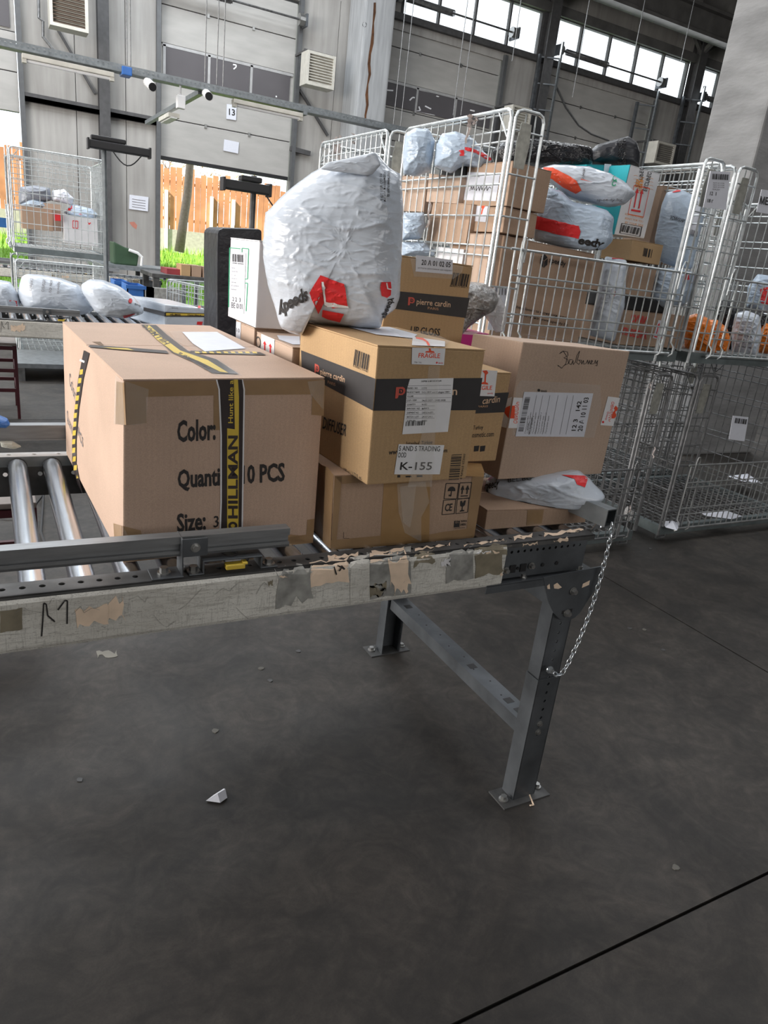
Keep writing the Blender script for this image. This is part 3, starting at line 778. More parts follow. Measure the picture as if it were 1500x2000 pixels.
for u in (325, 413, 455):
    P = at(u, 440, y=FY - .05); MB().box((P.x - .04, FY - .06, 1.0), (P.x + .04, FY + .02, 2.6)).build('post', WHITEP, ft)
# trees and dry shrubs behind
BARK = mat('pale_bark', (.46, .36, .32), .85, var=.2, vs=20)
def atree(pts, r0, label, tw=14, seed=1, far=0):
    P = [at(u, v, y=y) for u, v, y in pts]; t = thing('tree', label, 'tree', tuple(P[0])); n = len(P)
    MB().tube(P, [r0 * (1 - .35 * i / (n - 1)) for i in range(n)], 10).build('trunk', BARK, t, smooth=True)
    rr = random.Random(seed); b = MB()
    for k in range(tw):
        q = P[-1].lerp(P[0], rr.uniform(0, .55)); d = V((rr.uniform(-1, 1), rr.uniform(-.5, .5), rr.uniform(.3, 1.2))); L = rr.uniform(.5, 1.5)
        pts_ = [q, q + d * L * .5, q + d * L + V((rr.uniform(-.2, .2), 0, rr.uniform(-.1, .3)))]
        b.tube(pts_, [.025, .015, .006], 4)
        for _ in range(3):
            e = pts_[1] + V((rr.uniform(-.5, .5), rr.uniform(-.3, .3), rr.uniform(.1, .6))); b.tube([pts_[1], e], [.01, .004], 3)
    ob = b.build('branches', BARK, t); ob['kind'] = 'stuff'
atree([(350, 492, 19), (357, 440, 19), (366, 380, 19), (371, 320, 19), (375, 240, 19), (378, 150, 19)], .12, 'pale leaning tree trunk in front of the fence', 16)
atree([(330, 440, 26), (331, 380, 26), (328, 330, 26)], .08, 'thin bare tree behind the fence', 18, 4)
SHR = mat('dry_shrub', (.62, .34, .16), .8, var=.3, vs=3)
for k, (u, v) in enumerate(((340, 370), (420, 365), (470, 372), (15, 330))):
    c = at(u, v, y=24.4 + k * 1.6); b = MB(); rr = random.Random(k)
    for _ in range(500):
        p = c + V((rr.gauss(0, .8), rr.gauss(0, .3), rr.gauss(0, .32))); d = V((rr.uniform(-1, 1), rr.uniform(-1, 1), rr.uniform(-1, 1))) * .06
        b.add([p, p + d, p + V((d.y, d.z, d.x))], [(0, 1, 2)])
    b.tube([(c.x, c.y, .8), (c.x, c.y, c.z)], .04, 5)
    tag(b.build('dry_shrub', SHR), ('orange leaved shrub over the left end of the fence seen through the middle door', 'orange leaved shrub over the middle of the fence', 'orange leaved shrub over the fence, right of the others', 'orange leaved shrub seen through the far left door')[k], 'shrub')
bb = MB(); P = at(-5, 424, y=18); Q = at(22, 446, y=18)
tag(MB().box((P.x - .4, 18, Q.z), (Q.x, 18.1, P.z)).build('outdoor_panel', BLUEP), 'blue panel standing on the grass seen through the left door', 'panel')

# ================================================================== ROLLER CONVEYORS
ZT = .797     # top of the rollers
def mroller():
    b = MB(); b.tube([(0, 1.262, 0), (0, 2.035, 0)], .0235, 20, ROLL, cap=False)
    for y, d in ((1.262, -1), (2.035, 1)):
        b.tube([(0, y, 0), (0, y + d * .003, 0)], .0242, 20, RUBBER); b.tube([(0, y + d * .002, 0), (0, y + d * .02, 0)], .006, 8, BOLT)
    return b
guard_m = mat('scuffed_white_guard', (.70, .69, .64), .55, var=.12, vs=6, bump=.2, bs=50)
def scuff(m):
    nt = m.node_tree; N = nt.nodes; L = nt.links; b = N['Principled BSDF']; cur = b.inputs['Base Color'].links[0].from_socket
    tc = N.new('ShaderNodeTexCoord')
    for scl, sc, lo, hi, col, f, ds in (((3, 3, 26), 6, .50, .64, (.40, .385, .35, 1), .6, 1.2), ((30, 30, 3), 5, .56, .62, (.26, .25, .23, 1), .35, 3), ((1, 1, 3), 2.2, .5, .66, (.52, .50, .45, 1), .8, .8), ((14, 14, 60), 9, .6, .64, (.12, .11, .1, 1), .6, 2)):
        mp = N.new('ShaderNodeMapping'); mp.inputs['Scale'].default_value = scl; L.new(tc.outputs['Object'], mp.inputs[0])
        n = N.new('ShaderNodeTexNoise'); n.inputs['Scale'].default_value = sc; n.inputs['Detail'].default_value = 9; n.inputs['Distortion'].default_value = ds; L.new(mp.outputs[0], n.inputs['Vector'])
        r = N.new('ShaderNodeValToRGB'); r.color_ramp.elements[0].position = lo; r.color_ramp.elements[1].position = hi
        r.color_ramp.elements[0].color = (0, 0, 0, 1); r.color_ramp.elements[1].color = (f, f, f, 1); L.new(n.outputs[0], r.inputs[0])
        mx = N.new('ShaderNodeMix'); mx.data_type = 'RGBA'; L.new(r.outputs[0], mx.inputs[0]); L.new(cur, mx.inputs[6]); mx.inputs[7].default_value = col; cur = mx.outputs[2]
    L.new(cur, b.inputs['Base Color'])
scuff(guard_m)
def bolt(p, ax, r=.008, h=.008):
    p = V(p); ax = V(ax); b = MB(); b.tube([p, p + ax * h * .25], r * 1.5, 14); b.tube([p + ax * h * .25, p + ax * h], r, 6); return b
X0, X1 = -2.2, 1.30
YF = 1.19; YB = 2.085
cv = thing('roller_conveyor', 'long roller conveyor with scuffed white side guard carrying the big boxes in front', 'conveyor', (0, 1.65, 0))
rm = None; xr = .118 - .084 * 27; rolls = []
i = 0
while xr < 1.30:
    if rm is None:
        o = mroller().build('roller', None, cv, smooth=True, origin=(0, 0, 0)); rm = o
    else: o = rm.copy(); COL.objects.link(o)
    o.location = V((xr, 0, ZT - .0235)) - V(cv['_o']); rolls.append(o); xr += .084
# near side: flange with holes, inner web, white guard, steel end plate
n = int((X1 - X0) / .0305)
MB().perf((X0, YF, .8125), (1, 0, 0), (0, 1, 0), (0, 0, 1), X1 - X0, .05, [(.02 + .0305 * k, .027) for k in range(n)], .0055, m=STEELD).build('near_flange', STEELD, cv)
MB().box((X0, YF, .800), (X1, YF + .003, .8125)).box((X0, 1.238, .70), (X1, 1.241, .812)).build('near_web', STEELD, cv)
b = MB(); prof = [(YF - .004, .807), (YF - .007, .800), (YF - .007, .716), (YF - .004, .709), (YF + .012, .708), (YF + .012, .711), (YF - .001, .713), (YF - .003, .718), (YF - .003, .806)]
b.prism([(X0, y, z) for y, z in prof], (1.02 - X0, 0, 0)); guard = b.build('side_guard', guard_m, cv)
nh = 12
MB().perf((1.02, YF + .012, .715), (1, 0, 0), (0, 0, 1), (0, -1, 0), .27, .088, [(.012 + .0195 * k, .068) for k in range(13)], .0038, m=STEEL).build('end_plate', STEEL, cv)
for x, z in ((1.042, .738), (1.118, .742)): bolt((x, YF + .011, z), (0, -1, 0), .006, .01).build('bolt', BOLT, cv)
for x in (1.062, 1.094): MB().box((x - .009, YF + .0095, .729), (x + .009, YF + .0115, .749)).build('slot', BLACKP, cv)
MB().tube([(1.078, YF + .0115, .739), (1.078, YF + .0095, .739)], .004, 10).build('slot', BLACKP, cv)
for x in (1.155, 1.2): MB().tube([(x, YF + .0115, .74), (x, YF + .0095, .74)], .005, 10).build('slot', BLACKP, cv)
p_ = Print([cv.children[[c.name.split('.')[0] for c in cv.children].index('end_plate')]], .002)
p_.lines((1142, 1085), (1152, 1083), (1142, 1073), [[(0, .3), (.1, 0), (.4, .1), (.6, .5), (.9, .55), (1, .8), (.9, 1.1)]], INK, .07)
p_.build('pen_mark', cv)
# lower angle under the end plate
MB().box((.98, YF - .006, .708), (1.325, YF + .05, .712)).box((.98, YF - .006, .69), (1.325, YF - .003, .71)).build('lower_angle', STEEL, cv)
for x in (1.1, 1.285): bolt((x, YF + .012, .712), (0, 0, 1), .007, .01).build('bolt', BOLT, cv)
# far side
MB().perf((X0, YB - .04, .800), (1, 0, 0), (0, 1, 0), (0, 0, 1), X1 - X0, .04, [(.02 + .0305 * 2 * k, .02) for k in range(57)], .006, m=WHITEP).build('far_flange', GALV, cv)
MB().box((X0, YB - .043, .772), (X1, YB - .04, .80)).build('far_lip', GALV, cv)
b = MB(); b.perf((X0, YB - .038, .69), (1, 0, 0), (0, 0, 1), (0, -1, 0), X1 - X0, .09, [(.02 + .042 * k, .06) for k in range(83)], .006, m=STEELD); b.box((X0, YB - .03, .685), (X1, YB, .69)); b.build('far_web', STEELD, cv)
b = MB(); b.box((X0, YB, .835), (.9, YB + .025, .872), ALU).box((X0, YB - .004, .868), (.9, YB + .028, .876), ALU).box((X0, YB - .004, .834), (.9, YB + .028, .838), ALU); b.build('far_guide_rail', ALU, cv)
for x in (-1.8, -.9, .62): MB().box((x, YB + .0, .80), (x + .05, YB + .02, .87)).build('guide_bracket', STEEL, cv)
# near guide rail, its brackets
b = MB(); gy = 1.205; gx = .487
b.box((X0, gy, .8835), (gx, gy + .026, .888)).box((X0, gy + .008, .852), (gx, gy + .026, .8835)).box((X0, gy, .850), (gx, gy + .026, .8545)).box((X0, gy, .874), (gx, gy + .004, .8835)).box((X0, gy, .850), (gx, gy + .004, .860))
b.build('guide_rail', ALU, cv)
def gbr(x):
    b = MB(); b.box((x, gy - .012, .852), (x + .045, gy - .009, .888)).box((x - .002, gy - .012, .815), (x + .001, gy + .03, .888)).box((x - .055, gy - .016, .8135), (x + .001, gy + .03, .8165))
    b.build('guide_bracket', STEEL, cv, bevel=.001); bolt((x + .022, gy - .012, .870), (0, -1, 0), .006, .008).build('bolt', BOLT, cv); bolt((x - .03, gy + .006, .8165), (0, 0, 1), .008, .012).build('bolt', BOLT, cv)
for x in (.278, -.75, -1.7): gbr(x)
# sensor bracket with yellow clip
b = MB(); sy = YF + .003
b.box((.315, sy, .838), (.43, sy + .045, .841)).box((.315, sy, .815), (.318, sy + .045, .840)).box((.427, sy, .815), (.430, sy + .045, .840)).box((.290, sy, .8135), (.318, sy + .045, .816)).box((.427, sy, .8135), (.462, sy + .045, .816))
b.build('sensor_bracket', STEEL, cv, bevel=.001)
ring = MB(); ring.perf((.352, sy + .004, .8413), (1, 0, 0), (0, 1, 0), (0, 0, 1), .038, .038, [(.019, .019)], .013, m=STEEL)
for a0 in (0, PI): ring.tube([(.371 + .0145 * math.cos(a0 + t * .3), sy + .023 + .0145 * math.sin(a0 + t * .3), .8425) for t in range(9)], .0018, 4, INK)
ring.build('sensor_cap', STEEL, cv)
MB().box((.358, sy - .004, .819), (.395, sy + .014, .829), YEL).box((.39, sy - .004, .827), (.40, sy + .012, .832), YEL).build('sensor_clip', YEL, cv, bevel=.002)
MB().tube([(.405, sy + .02, .82), (.41, sy + .02, .835)], .002, 6).build('sensor_wire', RUBBER, cv)
for x in (.300, .447): bolt((x, sy + .012, .816), (0, 0, 1), .008, .012).build('bolt', BOLT, cv)
# legs: telescoping C channel
def leg(yf, s, y_in):   # s = +1: open side looks away from the aisle
    x0, x1 = 1.214, 1.292; t = thing_part = MB()
    holes = [(.039, .46 + .0275 * k) for k in range(8)]
    b = MB(); yy = yf; nrm = (0, -s, 0)
    b.perf((x0, yy, .0), (1, 0, 0), (0, 0, 1), nrm, x1 - x0, .40, [(.039, .22 + .027 * k) for k in range(7)], .0045, m=STEEL)
    for x in (x0, x1 - .003): b.box((x, min(yy, yy + s * .05), 0), (x + .003, max(yy, yy + s * .05), .40))
    b.build('leg_sleeve', STEEL, cv)
    b = MB(); x0 += .004; x1 -= .004; yy += s * .004
    b.perf((x0, yy, .2), (1, 0, 0), (0, 0, 1), nrm, x1 - x0, .50, [(.035, .2 + .0275 * k) for k in range(9)], .0045, m=STEEL)
    for x in (x0, x1 - .003): b.box((x, min(yy, yy + s * .045), .2), (x + .003, max(yy, yy + s * .045), .70))
    b.build('leg', STEEL, cv)
    MB().box((1.17, yf - .02, 0), (1.335, yf + .055 if s > 0 else yf + .02, .004)).build('foot_plate', STEELD, cv) if s > 0 else MB().box((1.17, yf - .055, 0), (1.335, yf + .02, .004)).build('foot_plate', STEELD, cv)
    bolt((1.19, yf + .012 * s, .004), (0, 0, 1), .009, .014).build('anchor_bolt', BOLT, cv); bolt((1.318, yf + .02 * s, .004), (0, 0, 1), .008, .012).build('anchor_bolt', BOLT, cv)
leg(1.192, 1, 0); leg(2.055, -1, 0)
for z in (.255, .228): bolt((1.253, 1.192, z), (0, -1, 0), .006, .007).build('bolt', BOLT, cv)
# cross braces: channel on its side
def brace(z, h, label=None):
    b = MB(); b.box((1.225, 1.24, z), (1.285, 2.01, z + .003)).box((1.225, 1.24, z - h), (1.228, 2.01, z)).box((1.282, 1.24, z - h), (1.285, 2.01, z)); b.build('cross_brace', STEEL, cv)
brace(.235, .04); brace(.655, .05)
for y in (1.33, 1.52, 1.93, 1.28): MB().box((1.242, y - .012, .238), (1.268, y + .012, .2386)).build('slot', BLACKP, cv)
for k in range(8): MB().tube([(1.25 + .012 * (k % 2), 1.36 + k * .072, .238), (1.25 + .012 * (k % 2), 1.36 + k * .072, .2388)], .003, 8).build('slot', BLACKP, cv)
# gusset plates
gp = [at(u, v, y=1.182) for u, v in ((1062, 1128), (1178, 1106), (1171, 1140), (1150, 1170), (1133, 1197), (1122, 1207), (1108, 1212), (1093, 1209), (1082, 1198), (1073, 1178), (1066, 1152))]
MB().prism(gp, (0, .004, 0)).build('gusset_plate', STEEL, cv)
MB().prism([V((p.x, 2.058, p.z)) for p in gp], (0, .004, 0)).build('gusset_plate', STEEL, cv)
for u, v in ((1119, 1154), (1107, 1197)):
    P = at(u, v, y=1.181); bolt(P, (0, -1, 0), .007, .012).build('bolt', BOLT, cv)
P = at(1107, 1196, y=1.1815); MB().beam(P - V((.017, 0, -.002)), P + V((.017, 0, .004)), .001, .009, up=V((0, 0, 1))).build('slot', BLACKP, cv)
# more stand pairs further left, outside the frame
b = MB()
for y in (1.22, 2.04): b.box((-2.05, y - .02, 0), (-1.98, y + .02, .70))
b.build('leg', STEEL, cv)
# end stop: open galvanised box section
es = [at(1148, 983, z=.868), at(1203, 1003, z=.868)]
A = V((1.335, 1.33, .852)); B = V((1.388, 1.215, .852))
A = at(1141, 990, z=.855); B = at(1193, 1012, z=.855); d = (B - A).normalized(); sd = V((-d.y, d.x, 0)); up = V((0, 0, 1)); wx, wz, tk = .034, .044, .003
b = MB(); A2 = A - d * .25
for s_ in (-1, 1):
    b.beam(A2 + sd * s_ * wx / 2, B + sd * s_ * wx / 2, tk, wz)
    b.beam(A2 + up * s_ * wz / 2, B + up * s_ * wz / 2, wx, tk)
b.build('end_stop', GALV, cv)
eb = at(1190, 1022, z=.83)
MB().tube([B - d * .03 - up * .02, B - d * .045 - up * .05], .005, 8).build('stop_bolt', GALVB, cv)
P = at(1172, 1030, z=.815); MB().tube([P, P + V((.006, .01, .035))], .004, 8).build('eye_bolt', GALVB, cv); MB().tube([P + V((-.002, 0, .01)), P + V((.004, 0, .016))], .009, 6).build('nut', GALVB, cv)
LEGN = [c for c in cv.children]
# torn labels and tape on the guard
gpnt = Print([guard] + [c for c in cv.children if c.name.startswith('near_')], .0006)
for k, (x0, y0, x1, y1, am, mm) in enumerate(((0, 1192, 44, 1236, 2, TANT), (200, 1166, 246, 1226, 26, PEACH), (146, 1186, 212, 1228, 14, PEACH), (535, 1104, 612, 1190, 26, GREYP), (604, 1096, 682, 1148, 8, PEACH), (545, 1118, 575, 1150, 14, PEACH), (522, 1132, 534, 1146, 6, TANT),
        (683, 1088, 722, 1180, 3, guard_m), (716, 1078, 803, 1172, 4, GREYP), (722, 1080, 765, 1100, 3, PEACH), (757, 1078, 803, 1150, 16, PEACH), (765, 1130, 797, 1165, 16, PEACH), (716, 1138, 755, 1172, 8, TANT), (806, 1076, 850, 1110, 10, TANT), (870, 1072, 925, 1140, 10, GREYP), (926, 1064, 992, 1130, 8, TANT), (945, 1070, 978, 1108, 14, PEACH), (930, 1072, 962, 1098, 10, WCARD), (860, 1090, 880, 1110, 8, WCARD), (820, 1080, 838, 1092, 5, PEACH), (975, 1112, 990, 1128, 5, PEACH))):
    q = jag(x0, y0, x1, y1, am, k + 5); sl = -.13
    q = [(u, v + sl * (u - x0)) for u, v in q]; gpnt.poly(q, mm, e=.0002 * (k % 4) + (.0003 if mm is PEACH else 0), grid=9)
for (x0, y0, x1, y1) in ((1002, 1046, 1040, 1058), (1062, 1040, 1140, 1050), (905, 1062, 985, 1070), (810, 1068, 880, 1078), (725, 1076, 790, 1086), (640, 1085, 700, 1096), (1020, 1060, 1050, 1068), (1080, 1052, 1110, 1062)):
    gpnt.poly([(u, v - .12 * (u - x0)) for u, v in jag(x0, y0, x1, y1, 6, int(x0), 9)], PEACH, e=.0008, grid=8)
gpnt.build('torn_label', cv)
gpnt = Print([guard], .0022)
gpnt.text('13', (655, 1122), (668, 1108), (650, 1108), INK, .01, e=.0016)
gpnt.bars((724, 1100), (800, 1090), (724, 1090), INK, 40, e=.0016)
gpnt.lines((80, 1242), (140, 1232), (80, 1178), [[(.02, 0), (.06, .5), (.09, 1.0), (.17, .96), (.22, .6), (.45, .38)], [(.85, .25), (.86, .95), (.78, .98), (.55, .72)]], INK, .025)
for k, (u, v) in enumerate(((30, 1196), (95, 1180), (140, 1200), (250, 1170), (300, 1200), (350, 1190), (420, 1160), (460, 1185), (500, 1160))):
    rr = random.Random(k); pts_ = [(0, 0)]
    for _ in range(4): pts_.append((pts_[-1][0] + rr.uniform(.1, .3), pts_[-1][1] + rr.uniform(-.4, .4)))
    gpnt.lines((u, v), (u + 60, v - 8), (u, v - 40), [pts_], GREYP, .006)
gpnt.build('pen_mark', cv)
# gusset plate paper remnants
gq = Print([c for c in cv.children if c.name == 'gusset_plate'], .0008)
for q in ([(1068, 1144), (1073, 1140), (1074, 1150), (1069, 1150)], [(1081, 1142), (1088, 1138), (1097, 1147), (1090, 1150), (1082, 1149)], [(1138, 1140), (1152, 1133), (1150, 1142), (1136, 1148)]): gq.poly(q, PEACH)
gq.build('torn_label', cv)
# chain
ct = thing('chain', 'bright zinc chain hanging from the conveyor end stop to its leg', 'chain', (1.3, 1.165, .43))
cpx = [(1195, 1022), (1193, 1050), (1182, 1095), (1170, 1140), (1158, 1180), (1142, 1225), (1125, 1265), (1108, 1300), (1096, 1318), (1086, 1320), (1079, 1312)]
cp = [at(u, v, y=1.166) for u, v in cpx]
def along(P, step):
    out = [P[0]]; i = 0; pos = P[0].copy()
    while i < len(P) - 1:
        dv = P[i + 1] - pos
        if dv.length < step: i += 1; continue
        pos = pos + dv.normalized() * step; out.append(pos.copy())
    return out
cpts = along(cp, .0155); lk = MB()
lk.tube([((.0055 + 0) * math.cos(2 * PI * k / 14), 0, .0105 * math.sin(2 * PI * k / 14)) for k in range(14)], .0017, 6, closed=True)
lm = None
for k in range(len(cpts) - 1):
    p = (cpts[k] + cpts[k + 1]) / 2; dv = (cpts[k + 1] - cpts[k]).normalized()
    if lm is None: o = lk.build('link', GALVB, ct, smooth=True, origin=(0, 0, 0)); lm = o
    else: o = lm.copy(); COL.objects.link(o)
    q = dv.to_track_quat('Z', 'Y') @ Matrix.Rotation(PI / 2 * (k % 2) + .4, 3, 'Z').to_quaternion()
    o.rotation_mode = 'QUATERNION'; o.rotation_quaternion = q; o.location = p - V(ct['_o'])
bolt(cp[-1] + V((0, .012, 0)), (0, -1, 0), .007, .012).build('chain_bolt', GALVB, ct)

# parallel conveyors across the hall
cv2 = dup(cv, (0, 3.75, 0), 'second roller conveyor behind, carrying grey bags and a flat taped parcel')
cv3 = dup(cv, (.7, 8.85, 0), 'third roller conveyor, farthest, behind the left stacked cage')

# ================================================================== WIRE CAGES
def wires(b, o, u, v, W_, H_, us, vs_, r=.0034, off=.004, nrm=V((0, 1, 0))):
    o = V(o); u = V(u); v = V(v)
    for a in us: b.tube([o + u * a, o + u * a + v * H_], r, 5)
    for c in vs_: b.tube([o + v * c + nrm * off, o + u * W_ + v * c + nrm * off], r * 1.15, 5)
def frame(b, o, u, v, W_, H_, r=.0075, rc=.03):
    o = V(o); u = V(u); v = V(v); b.tube([o, o + v * (H_ - rc), o + v * (H_ - rc * .3) + u * rc * .3, o + v * H_ + u * rc, o + v * H_ + u * (W_ - rc), o + v * (H_ - rc * .3) + u * (W_ - rc * .3), o + v * (H_ - rc) + u * W_, o + u * W_], r, 8)
def lin(a, b, n): return [a + (b - a) * k / n for k in range(1, n)]
HS = [.06, .10, .22, .34, .38, .50, .62, .66, .78, .82, .88]
def cage(label, lx, ly, h, wm, fm=None, group=None, gate=True, sparse=1):
    """built at the origin: front left corner (0,0,0), wire walls 'h' high on a steel base"""
    fm = fm or wm
    t = thing('wire_cage', label, 'cage', (0, 0, 0), group)
    b = MB(); b.box((0, 0, .03), (lx, .035, .085)).box((0, ly - .035, .03), (lx, ly, .085)).box((0, .035, .03), (.035, ly - .035, .085)).box((lx - .035, .035, .03), (lx, ly - .035, .085))
    b.build('base_frame', STEELG, t)
    b = MB(); wires(b, (.03, .03, .08), (1, 0, 0), (0, 1, 0), lx - .06, ly - .06, lin(0, lx - .06, int(22 / sparse)), lin(0, ly - .06, int(14 / sparse)), .003, .004, V((0, 0, 1))); o = b.build('floor_mesh', wm, t); o['kind'] = 'stuff'
    hs = [z for z in HS if z < h - .04]
    for nm, o_, u_, W_ in (('side_panel', (0, 0, .09), (0, 1, 0), ly), ('side_panel', (lx, 0, .09), (0, 1, 0), ly), ('back_panel', (0, ly, .09), (1, 0, 0), lx)):
        f = MB(); frame(f, o_, u_, (0, 0, 1), W_, h - .09); u3 = V(u_); o3 = V(o_)
        for e in (1, -1):   # corner gussets
            c = o3 + u3 * (W_ * (e < 0)) + V((0, 0, h - .09)); f.tube([c + u3 * e * .09 - V((0, 0, .005)), c + u3 * e * .012 - V((0, 0, .10))], .004, 5)
        fo = f.build(nm, fm, t)
        m = MB(); wires(m, o_, u_, (0, 0, 1), W_, h - .09, lin(0, W_, int((14 if W_ == ly else 22) / sparse)), hs, nrm=V((1, 0, 0)) if W_ == ly else V((0, 1, 0))); mo = m.build('wire_mesh', wm, fo); mo['kind'] = 'stuff'
    for x0, x1, gx_ in ((.0, .155, 1), (lx - .155, lx, 0)):     # narrow fixed front wings with latch plates
        f = MB(); frame(f, (x0 + .012, -.012, .09), (1, 0, 0), (0, 0, 1), x1 - x0 - .012, h - .09, .007)
        f.tube([(x0 + .0, -.0, .03), (x0, 0, h - .05)], .008, 6)
        fo = f.build('front_wing', fm, t)
        m = MB(); wires(m, (x0 + .012, -.012, .09), (1, 0, 0), (0, 0, 1), x1 - x0 - .012, h - .1, [.05, .1], [.10, .22, .38, .50, .66, .82], .0035, -.004); mo = m.build('wire_mesh', wm, fo); mo['kind'] = 'stuff'
        b = MB(); b.prism([(x0 + .035, -.02, h - .21), (x0 + .085, -.02, h - .21), (x0 + .095, -.02, h - .12), (x0 + .09, -.02, h - .045), (x0 + .04, -.02, h - .045), (x0 + .03, -.02, h - .12)], (0, .006, 0)); lp = b.build('latch_plate', LATCH, t)
    if gate:
        f = MB(); g0, g1 = .10, lx - .10
        f.tube([(g0 - .02, -.03, .47), (g1 + .02, -.03, .47)], .006, 6); f.tube([(g0, -.03, .075), (g1, -.03, .075)], .007, 6)
        for x in (g0 + .04, g1 - .04):
            f.tube([(x - .012, -.035, .39), (x - .012, -.038, .50), (x - .004, -.038, .52), (x + .006, -.038, .52), (x + .014, -.038, .50), (x + .014, -.035, .42)], .0035, 6)
        for x in (g0, g0 + .09, g1 - .09, g1):
            f.tube([(x, -.03, .47), (x, -.03, .13), (x + .008, -.045, .11), (x + .008, -.045, .075), (x, -.03, .06)], .0045, 6)
        fo = f.build('front_gate', fm, t)
        m = MB(); wires(m, (g0, -.03, .075), (1, 0, 0), (0, 0, 1), g1 - g0, .395, lin(0, g1 - g0, int(21 / sparse)), [.09, .13, .26, .29], nrm=V((0, -1, 0))); mo = m.build('wire_mesh', wm, fo); mo['kind'] = 'stuff'
    for x in (.05, lx - .05):        # stacking feet, bent rod
        for y in (.02, ly - .02): MB().tube([(x - .04, y, .06), (x - .035, y, .005), (x + .035, y, .005), (x + .04, y, .06)], .008, 6).build('foot', fm, t)
    return t
STEELG = mat('base_steel', (.20, .235, .24), .5, .6, .25, 12)
LATCH = mat('latch_plate_steel', (.42, .42, .38), .5, .6, .25, 40)
LX, LY = 1.28, .87
ca = cage('upper wire cage packed full of parcels, hung with a barcode tag, right of the conveyor', LX, LY, .985, ZINC)
ca.location = (1.875, 2.62, 1.035); ca['_o'] = tuple(ca.location)
A0 = V(ca.location)
cb = dup(ca, V((3.25, 2.62, 1.035)) - A0, 'upper wire cage at the right edge holding orange bags')
cd = dup(ca, V((1.83, 3.60, 1.035)) - A0, 'empty upper wire cage behind the packed one, with torn tape on its rim')
ce = dup(ca, V((3.25, 3.62, 1.035)) - A0, 'upper wire cage behind the one with the orange bags')
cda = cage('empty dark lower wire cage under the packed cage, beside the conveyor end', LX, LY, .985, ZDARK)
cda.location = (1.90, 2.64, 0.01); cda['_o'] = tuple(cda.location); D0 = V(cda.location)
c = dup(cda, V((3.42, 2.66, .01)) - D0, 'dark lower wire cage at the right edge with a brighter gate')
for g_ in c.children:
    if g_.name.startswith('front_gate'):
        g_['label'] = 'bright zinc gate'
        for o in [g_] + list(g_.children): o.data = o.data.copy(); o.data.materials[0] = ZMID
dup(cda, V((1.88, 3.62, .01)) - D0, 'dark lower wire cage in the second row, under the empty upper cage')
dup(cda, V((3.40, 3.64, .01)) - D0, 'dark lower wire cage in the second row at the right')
# stacked pair beyond the conveyors on the left: seen narrow side on
for z, lab in ((1.02, 'upper wire cage of the far left stack, holding mixed parcels'), (.0, 'lower wire cage of the far left stack, behind the grey bags')):
    c = dup(ca, (0, 0, 0), lab); c.rotation_euler = (0, 0, -PI / 2); c.location = (.24, 8.35 + 1.28, z + .015); c['_o'] = tuple(c.location)
    FAR = c
# two small mesh trolleys between the conveyors
c = dup(ca, (0, 0, 0), 'small wire cage on the floor between the far conveyors, beside the black parcel'); c.location = (1.75, 6.6, 0.0); c['_o'] = tuple(c.location); c.rotation_euler = (0, 0, .25)
# torn tape on the rims
def tatter(px, y, parent, label=None):
    r = random.Random(int(px[0][0])); b = MB()
    for (u, v, w_, h_) in px:
        P = at(u, v, y=y) if y else at(u, v, x=1.86); o = len(b.v); n = 6; vs = []
        for i in range(n + 1):
            q = P + V((r.uniform(-.008, .008), -.014 + r.uniform(-.006, .006), -h_ * i / n)); ww = w_ * r.uniform(.5, 1.1)
            vs += [q - V((ww / 2, ww / 3, 0)), q + V((r.uniform(-.003, .003), -.008, 0)), q + V((ww / 2, ww / 3, 0))]
        b.add(vs, [(i * 3 + j, i * 3 + j + 1, i * 3 + j + 4, i * 3 + j + 3) for i in range(n) for j in (0, 1)])
    root = root_of(parent); so = root['_o']
    o = b.build('torn_tape', TATT, origin=(0, 0, 0)); o.parent = parent; o.matrix_parent_inverse = Matrix.Translation(V(so)).inverted(); del o['_o']
TATT = mat('pink_torn_tape', (.66, .58, .55), .7, var=.2, vs=60, bump=.5, bs=60)
tatter([(917, 226, .05, .05), (912, 238, .02, .14), (925, 230, .03, .03), (838, 392, .02, .12)], None, ca)
tatter([(655, 268, .05, .10), (665, 266, .03, .22), (690, 262, .05, .05), (630, 275, .03, .05)], None, cd)
tatter([(1275, 872, .02, .06), (1268, 745, .03, .04), (1228, 985, .03, .04)], 2.60, cda)

# ================================================================== PARCELS ON THE NEAR CONVEYOR
def snap(cs, obs):
    """pull single corners onto the photo ray at their own height (card boxes are never quite square)"""
    cs = [V(c) for c in cs]
    for k, (u, v) in obs.items():
        i = int(k[0]) + 2 * int(k[1]) + 4 * int(k[2]); q = at(u, v, z=cs[i].z); cs[i] = q
    return cs
def C(k, P, obs=None): c = corners(*P); return snap(c, obs) if obs else c
# --- biggest box
cs = hexpx((.195, 1.313, ZT, .046, .397, .756, .359), {'000': (240, 1099), '100': (612, 1062), '001': (241, 741), '101': (634, 737), '011': (122, 628)})
big, ob = carton('carton', 'largest brown carton, strapped with black and yellow tape, printed Color and Quantity', cs, K1, bulge=0)
P = Print(ob, .0007)
for q in (((243, 745), (634, 741), (634, 770), (420, 772), (285, 775), (286, 826), (247, 830)), ((610, 768), (634, 768), (632, 812), (608, 810)), ((417, 771), (430, 771), (430, 840), (417, 840)), ((240, 1027), (275, 1036), (280, 1062), (240, 1064)), ((222, 1022), (239, 1027), (239, 1060), (224, 1056)), ((600, 1015), (614, 1013), (611, 1060), (590, 1060), (550, 1064), (548, 1050), (598, 1044)), ((228, 745), (243, 748), (247, 830), (226, 828))):
    P.poly(q, BTAPE, grid=22)
P.poly([(241, 1070), (300, 1064), (430, 1052), (550, 1042), (610, 1048), (611, 1060), (430, 1078), (241, 1098)], BTAPE, grid=25)
P.build('packing_tape', big)
P = Print(ob, .0013)
